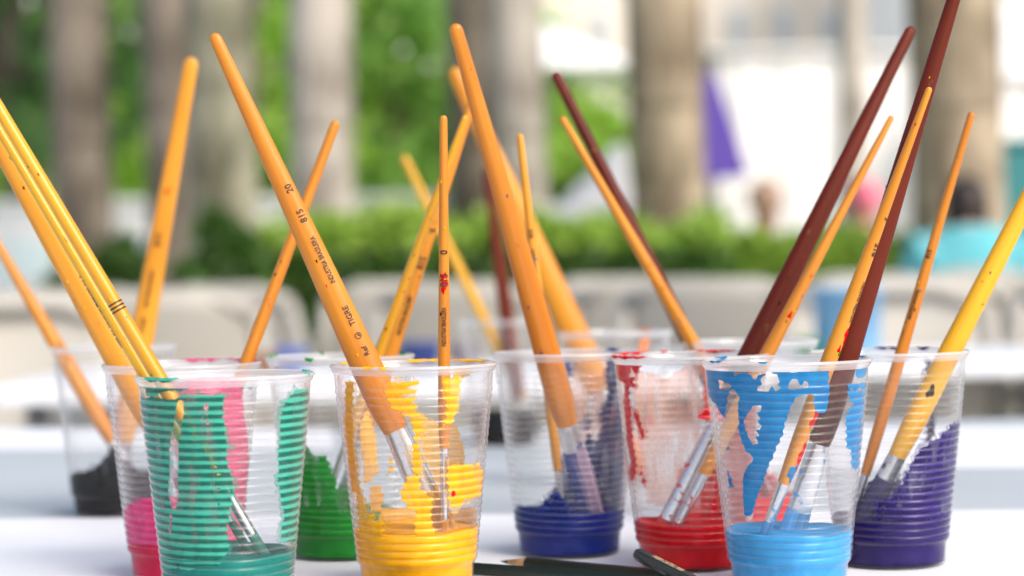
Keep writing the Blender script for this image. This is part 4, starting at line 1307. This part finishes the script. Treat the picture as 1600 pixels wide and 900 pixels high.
# second table with paint pots behind
M_cloth = plain("white_tablecloth", rgb(222, 226, 234), 0.7)
c = at_z(620, 3.3, 0)
t2 = empty("back_table", (c.x, 3.35, 0))
tag(t2, "blurred white table with paint pots behind the yellow and green cups", "table")
box("table_top", 1.15, 0.6, 0.03, (0, 0, 0.70), M_cloth, t2, 0.006)
for sx in (-1, 1):
    for sy in (-1, 1):
        v, f = tube([(sx * 0.52, sy * 0.25, 0), (sx * 0.52, sy * 0.25, 0.686)], 0.018, 10); obj("leg", v, f, M_leg, t2)
c = at_z(1370, 3.6, 0)
t3 = empty("back_table", (c.x, 3.62, 0))
tag(t3, "blurred white table behind the purple cup, carrying the blue bucket", "table")
box("table_top", 0.75, 0.5, 0.03, (0, 0, 0.70), M_cloth, t3, 0.006)
for sx in (-1, 1):
    for sy in (-1, 1):
        v, f = tube([(sx * 0.33, sy * 0.2, 0), (sx * 0.33, sy * 0.2, 0.686)], 0.018, 10); obj("leg", v, f, M_leg, t3)
def pot(name, px, D, r, h, col, label, cat, z=0.7155, lidc=None):
    p = at_z(px, D, z)
    o = empty(name, (p.x, D, z)); tag(o, label, cat)
    v, f = lathe([(0.001, 0.0), (r * 0.86, 0), (r * 0.9, 0.004), (r, h), (r * 1.05, h), (r * 1.05, h + 0.008), (r * 0.94, h + 0.008), (r * 0.9, h * 0.6), (0.001, h * 0.6)], 32)
    obj("pot_body", v, f, plain("pot_" + name + str(px), col, 0.4), o)
    if lidc is not None:
        v, f = lathe([(r * 1.08, h + 0.009), (r * 1.08, h + 0.02), (r * 0.9, h + 0.024), (0.001, h + 0.024)], 32)
        obj("lid", v, f, plain("lid_" + name + str(px), lidc, 0.4), o)
pot("paint_bucket", 1325, 3.50, 0.060, 0.112, rgb(120, 170, 208), "light blue bucket on the back table, left of the purple cup's brushes", "bucket")
pot("paint_pot", 1262, 3.46, 0.020, 0.028, rgb(20, 130, 80), "small green pot beside the light blue bucket", "pot")
pot("paint_pot", 452, 3.30, 0.028, 0.034, rgb(95, 115, 178), "blurred blue pot behind the green cup", "pot")
pot("paint_pot", 655, 3.25, 0.034, 0.040, rgb(35, 55, 120), "blurred navy pot seen between the green cup's brushes and the upright one", "pot")
pot("paint_pot", 725, 3.30, 0.020, 0.035, rgb(120, 105, 120), "small grey lilac pot right of the upright brush", "pot")
pot("paint_pot", 415, 3.22, 0.018, 0.030, rgb(150, 110, 80), "small brown pot left of the blurred blue pot", "pot")

# ------------------------------------------------------------------ people
def skin_obj(name, pts, edges, radii, mat, parent, sub=2, root=0):
    me = bpy.data.meshes.new(name)
    me.from_pydata(pts, edges, [])
    o = link(name, me, mat, parent)
    sk = o.modifiers.new("skin", 'SKIN'); sk.use_smooth_shade = True
    lay = me.skin_vertices[0].data if len(me.skin_vertices) else None
    if lay is None:
        bm = bmesh.new(); bm.from_mesh(me); bm.verts.layers.skin.verify(); bm.to_mesh(me); bm.free()
        lay = me.skin_vertices[0].data
    for i, r in enumerate(radii):
        lay[i].radius = (r, r) if not hasattr(r, '__len__') else r
        lay[i].use_root = (i == root)
    sb = o.modifiers.new("sub", 'SUBSURF'); sb.levels = sub; sb.render_levels = sub
    return o

def person(px, D, rz, shirt, hair, trousers, skin, label, seat=0.45, long_hair=False, bow=0.0, wide=1.0):
    p = at_z(px, D, 0.8)
    o = empty("person", (p.x, D, 0), math.radians(rz))
    tag(o, label, "person", "people seated in the background")
    # faces -Y locally; seated on a chair of height seat
    P = [(0, 0.02, seat + 0.10), (0, 0.03, seat + 0.28), (0, 0.02, seat + 0.46), (0, 0.0, seat + 0.56), (0, -0.02, seat + 0.64), (0, -0.035, seat + 0.74), (0, -0.03, seat + 0.83),
         (-0.18, 0.02, seat + 0.50), (-0.25, -0.03, seat + 0.25), (-0.18, -0.22, seat + 0.16), (-0.14, -0.30, seat + 0.15),
         (0.18, 0.02, seat + 0.50), (0.25, -0.03, seat + 0.25), (0.18, -0.22, seat + 0.16), (0.14, -0.30, seat + 0.15),
         (-0.10, -0.02, seat + 0.08), (-0.12, -0.42, seat + 0.06), (-0.12, -0.44, 0.09), (-0.12, -0.56, 0.04),
         (0.10, -0.02, seat + 0.08), (0.12, -0.42, seat + 0.06), (0.12, -0.44, 0.09), (0.12, -0.56, 0.04)]
    E = [(0, 1), (1, 2), (2, 3), (3, 4), (4, 5), (5, 6), (2, 7), (7, 8), (8, 9), (9, 10), (2, 11), (11, 12), (12, 13), (13, 14), (0, 15), (15, 16), (16, 17), (17, 18), (0, 19), (19, 20), (20, 21), (21, 22)]
    Rr = [0.13, 0.12, 0.10, 0.06, 0.055, 0.085, 0.07, 0.06, 0.042, 0.034, 0.03, 0.06, 0.042, 0.034, 0.03, 0.085, 0.062, 0.042, 0.035, 0.085, 0.062, 0.042, 0.035]
    P = [(x * wide, y, z) if z > seat + 0.2 else (x, y, z) for x, y, z in P]
    for q in (4, 5, 6): P[q] = (P[q][0], P[q][1] - bow * 0.6, P[q][2] - bow)
    skin_obj("body", P, E, Rr, skin, o)
    S = [0, 1, 2, 3, 7, 8, 11, 12]
    mp = {k: i for i, k in enumerate(S)}
    SP = [P[k] for k in S]; SP[5] = tuple(Vector(P[7]).lerp(Vector(P[8]), 0.75)); SP[7] = tuple(Vector(P[11]).lerp(Vector(P[12]), 0.75)); SP[3] = (0, 0.01, seat + 0.585)
    skin_obj("shirt", SP, [(0, 1), (1, 2), (2, 3), (2, 4), (4, 5), (2, 6), (6, 7)], [0.16, 0.16, 0.175, 0.10, 0.092, 0.068, 0.092, 0.068], shirt, o)
    S2 = [0, 15, 16, 17, 19, 20, 21]
    skin_obj("trousers", [P[k] for k in S2], [(0, 1), (1, 2), (2, 3), (0, 4), (4, 5), (5, 6)], [0.152, 0.098, 0.074, 0.054, 0.098, 0.074, 0.054], trousers, o)
    # hair cap with an uneven edge, open at the face
    bm = bmesh.new()
    bmesh.ops.create_icosphere(bm, subdivisions=4, radius=1.0)
    low = -1.1 if long_hair else -0.45
    dead = [v for v in bm.verts if (v.co.y < -0.45 and v.co.z < 0.35) or v.co.z < low]
    bmesh.ops.delete(bm, geom=dead, context='VERTS')
    for v in bm.verts:
        k = 1 + 0.05 * math.sin(v.co.x * 19 + v.co.z * 11) * math.cos(v.co.y * 17)
        v.co = Vector((v.co.x * 0.098 * k, v.co.y * 0.112 * k - 0.02 - bow * 0.6, v.co.z * 0.125 * k + seat + 0.79 - bow - (0.06 if long_hair and v.co.z < 0 else 0) * -v.co.z))
    link("hair", bm_mesh("hair", bm, True), hair, o)
    # face details
    for sx in (-1, 1):
        v, f = lathe([(0.001, -0.012), (0.010, -0.006), (0.012, 0.0), (0.010, 0.006), (0.001, 0.012)], 10)
        e = obj("eye", v, f, M_ink, o); e.location = (sx * 0.032, -0.112 - bow * 0.6, seat + 0.785 - bow); e.scale = (1, 0.6, 0.6)
        v, f = lathe([(0.001, -0.03), (0.014, -0.018), (0.016, 0.0), (0.016, 0.018), (0.001, 0.03)], 10)
        e = obj("ear", v, f, skin, o); e.location = (sx * 0.09, -0.02 - bow * 0.6, seat + 0.775 - bow)
    seat0 = seat; yb = -bow * 0.6; seat = seat - bow
    v, f = tube([(0, yb - 0.115, seat + 0.79), (0, yb - 0.138, seat + 0.755), (0, yb - 0.118, seat + 0.75)], [0.010, 0.014, 0.010], 8); obj("nose", v, f, skin, o)
    v, f = tube([(-0.025, yb - 0.106, seat + 0.722), (0, yb - 0.116, seat + 0.720), (0.025, yb - 0.106, seat + 0.722)], [0.004, 0.007, 0.004], 8); obj("mouth", v, f, plain("lips", rgb(150, 70, 65), 0.5), o)
    seat = seat0
    # five fingers per hand resting on the thighs
    for sx in (-1, 1):
        for k in range(5):
            bx = sx * 0.14 + (k - 2) * 0.014 * sx
            ln = (0.045, 0.065, 0.072, 0.066, 0.052)[k]
            if k == 0:
                pts = [(sx * 0.115, -0.305, seat + 0.15), (sx * 0.095, -0.33, seat + 0.145), (sx * 0.088, -0.35, seat + 0.138)]
            else:
                pts = [(bx, -0.31, seat + 0.15), (bx, -0.31 - ln * 0.6, seat + 0.148), (bx, -0.31 - ln, seat + 0.13)]
            v, f = tube(pts, [0.009, 0.0085, 0.007], 8); obj("finger", v, f, skin, o)
    s = copy_tree(ch0)
    s.location = (p.x, D, 0); s.rotation_euler = (0, 0, math.radians(rz))
    return o, s
M_skin = plain("skin", rgb(196, 148, 120), 0.5)
M_hair = plain("dark_hair", rgb(36, 24, 22), 0.5)
M_trou = plain("denim", rgb(60, 70, 95), 0.8)
_, s = person(1516, 9.0, 175, plain("teal_shirt", rgb(96, 178, 190), 0.85), M_hair, M_trou, M_skin, "person in a turquoise shirt with dark hair, seen from behind at the right", seat=0.44, bow=0.10, wide=1.15, long_hair=True)
tag(s, "white plastic chair under the person in the turquoise shirt", "chair", "white plastic chairs behind the table")
_, s = person(1356, 12.0, 195, plain("pink_shirt", rgb(225, 110, 140), 0.8), plain("pink_scarf", rgb(228, 120, 145), 0.8), M_trou, M_skin, "person in pink with a pink head scarf between the maroon brushes")
tag(s, "white plastic chair under the person in pink", "chair", "white plastic chairs behind the table")
_, s = person(1195, 11.6, 150, plain("grey_shirt", rgb(180, 178, 182), 0.8), plain("brown_hair", rgb(205, 168, 145), 0.6), M_trou, M_skin, "person in a grey shirt with brown hair left of the right leaning maroon brush")
tag(s, "white plastic chair under the person in the grey shirt", "chair", "white plastic chairs behind the table")
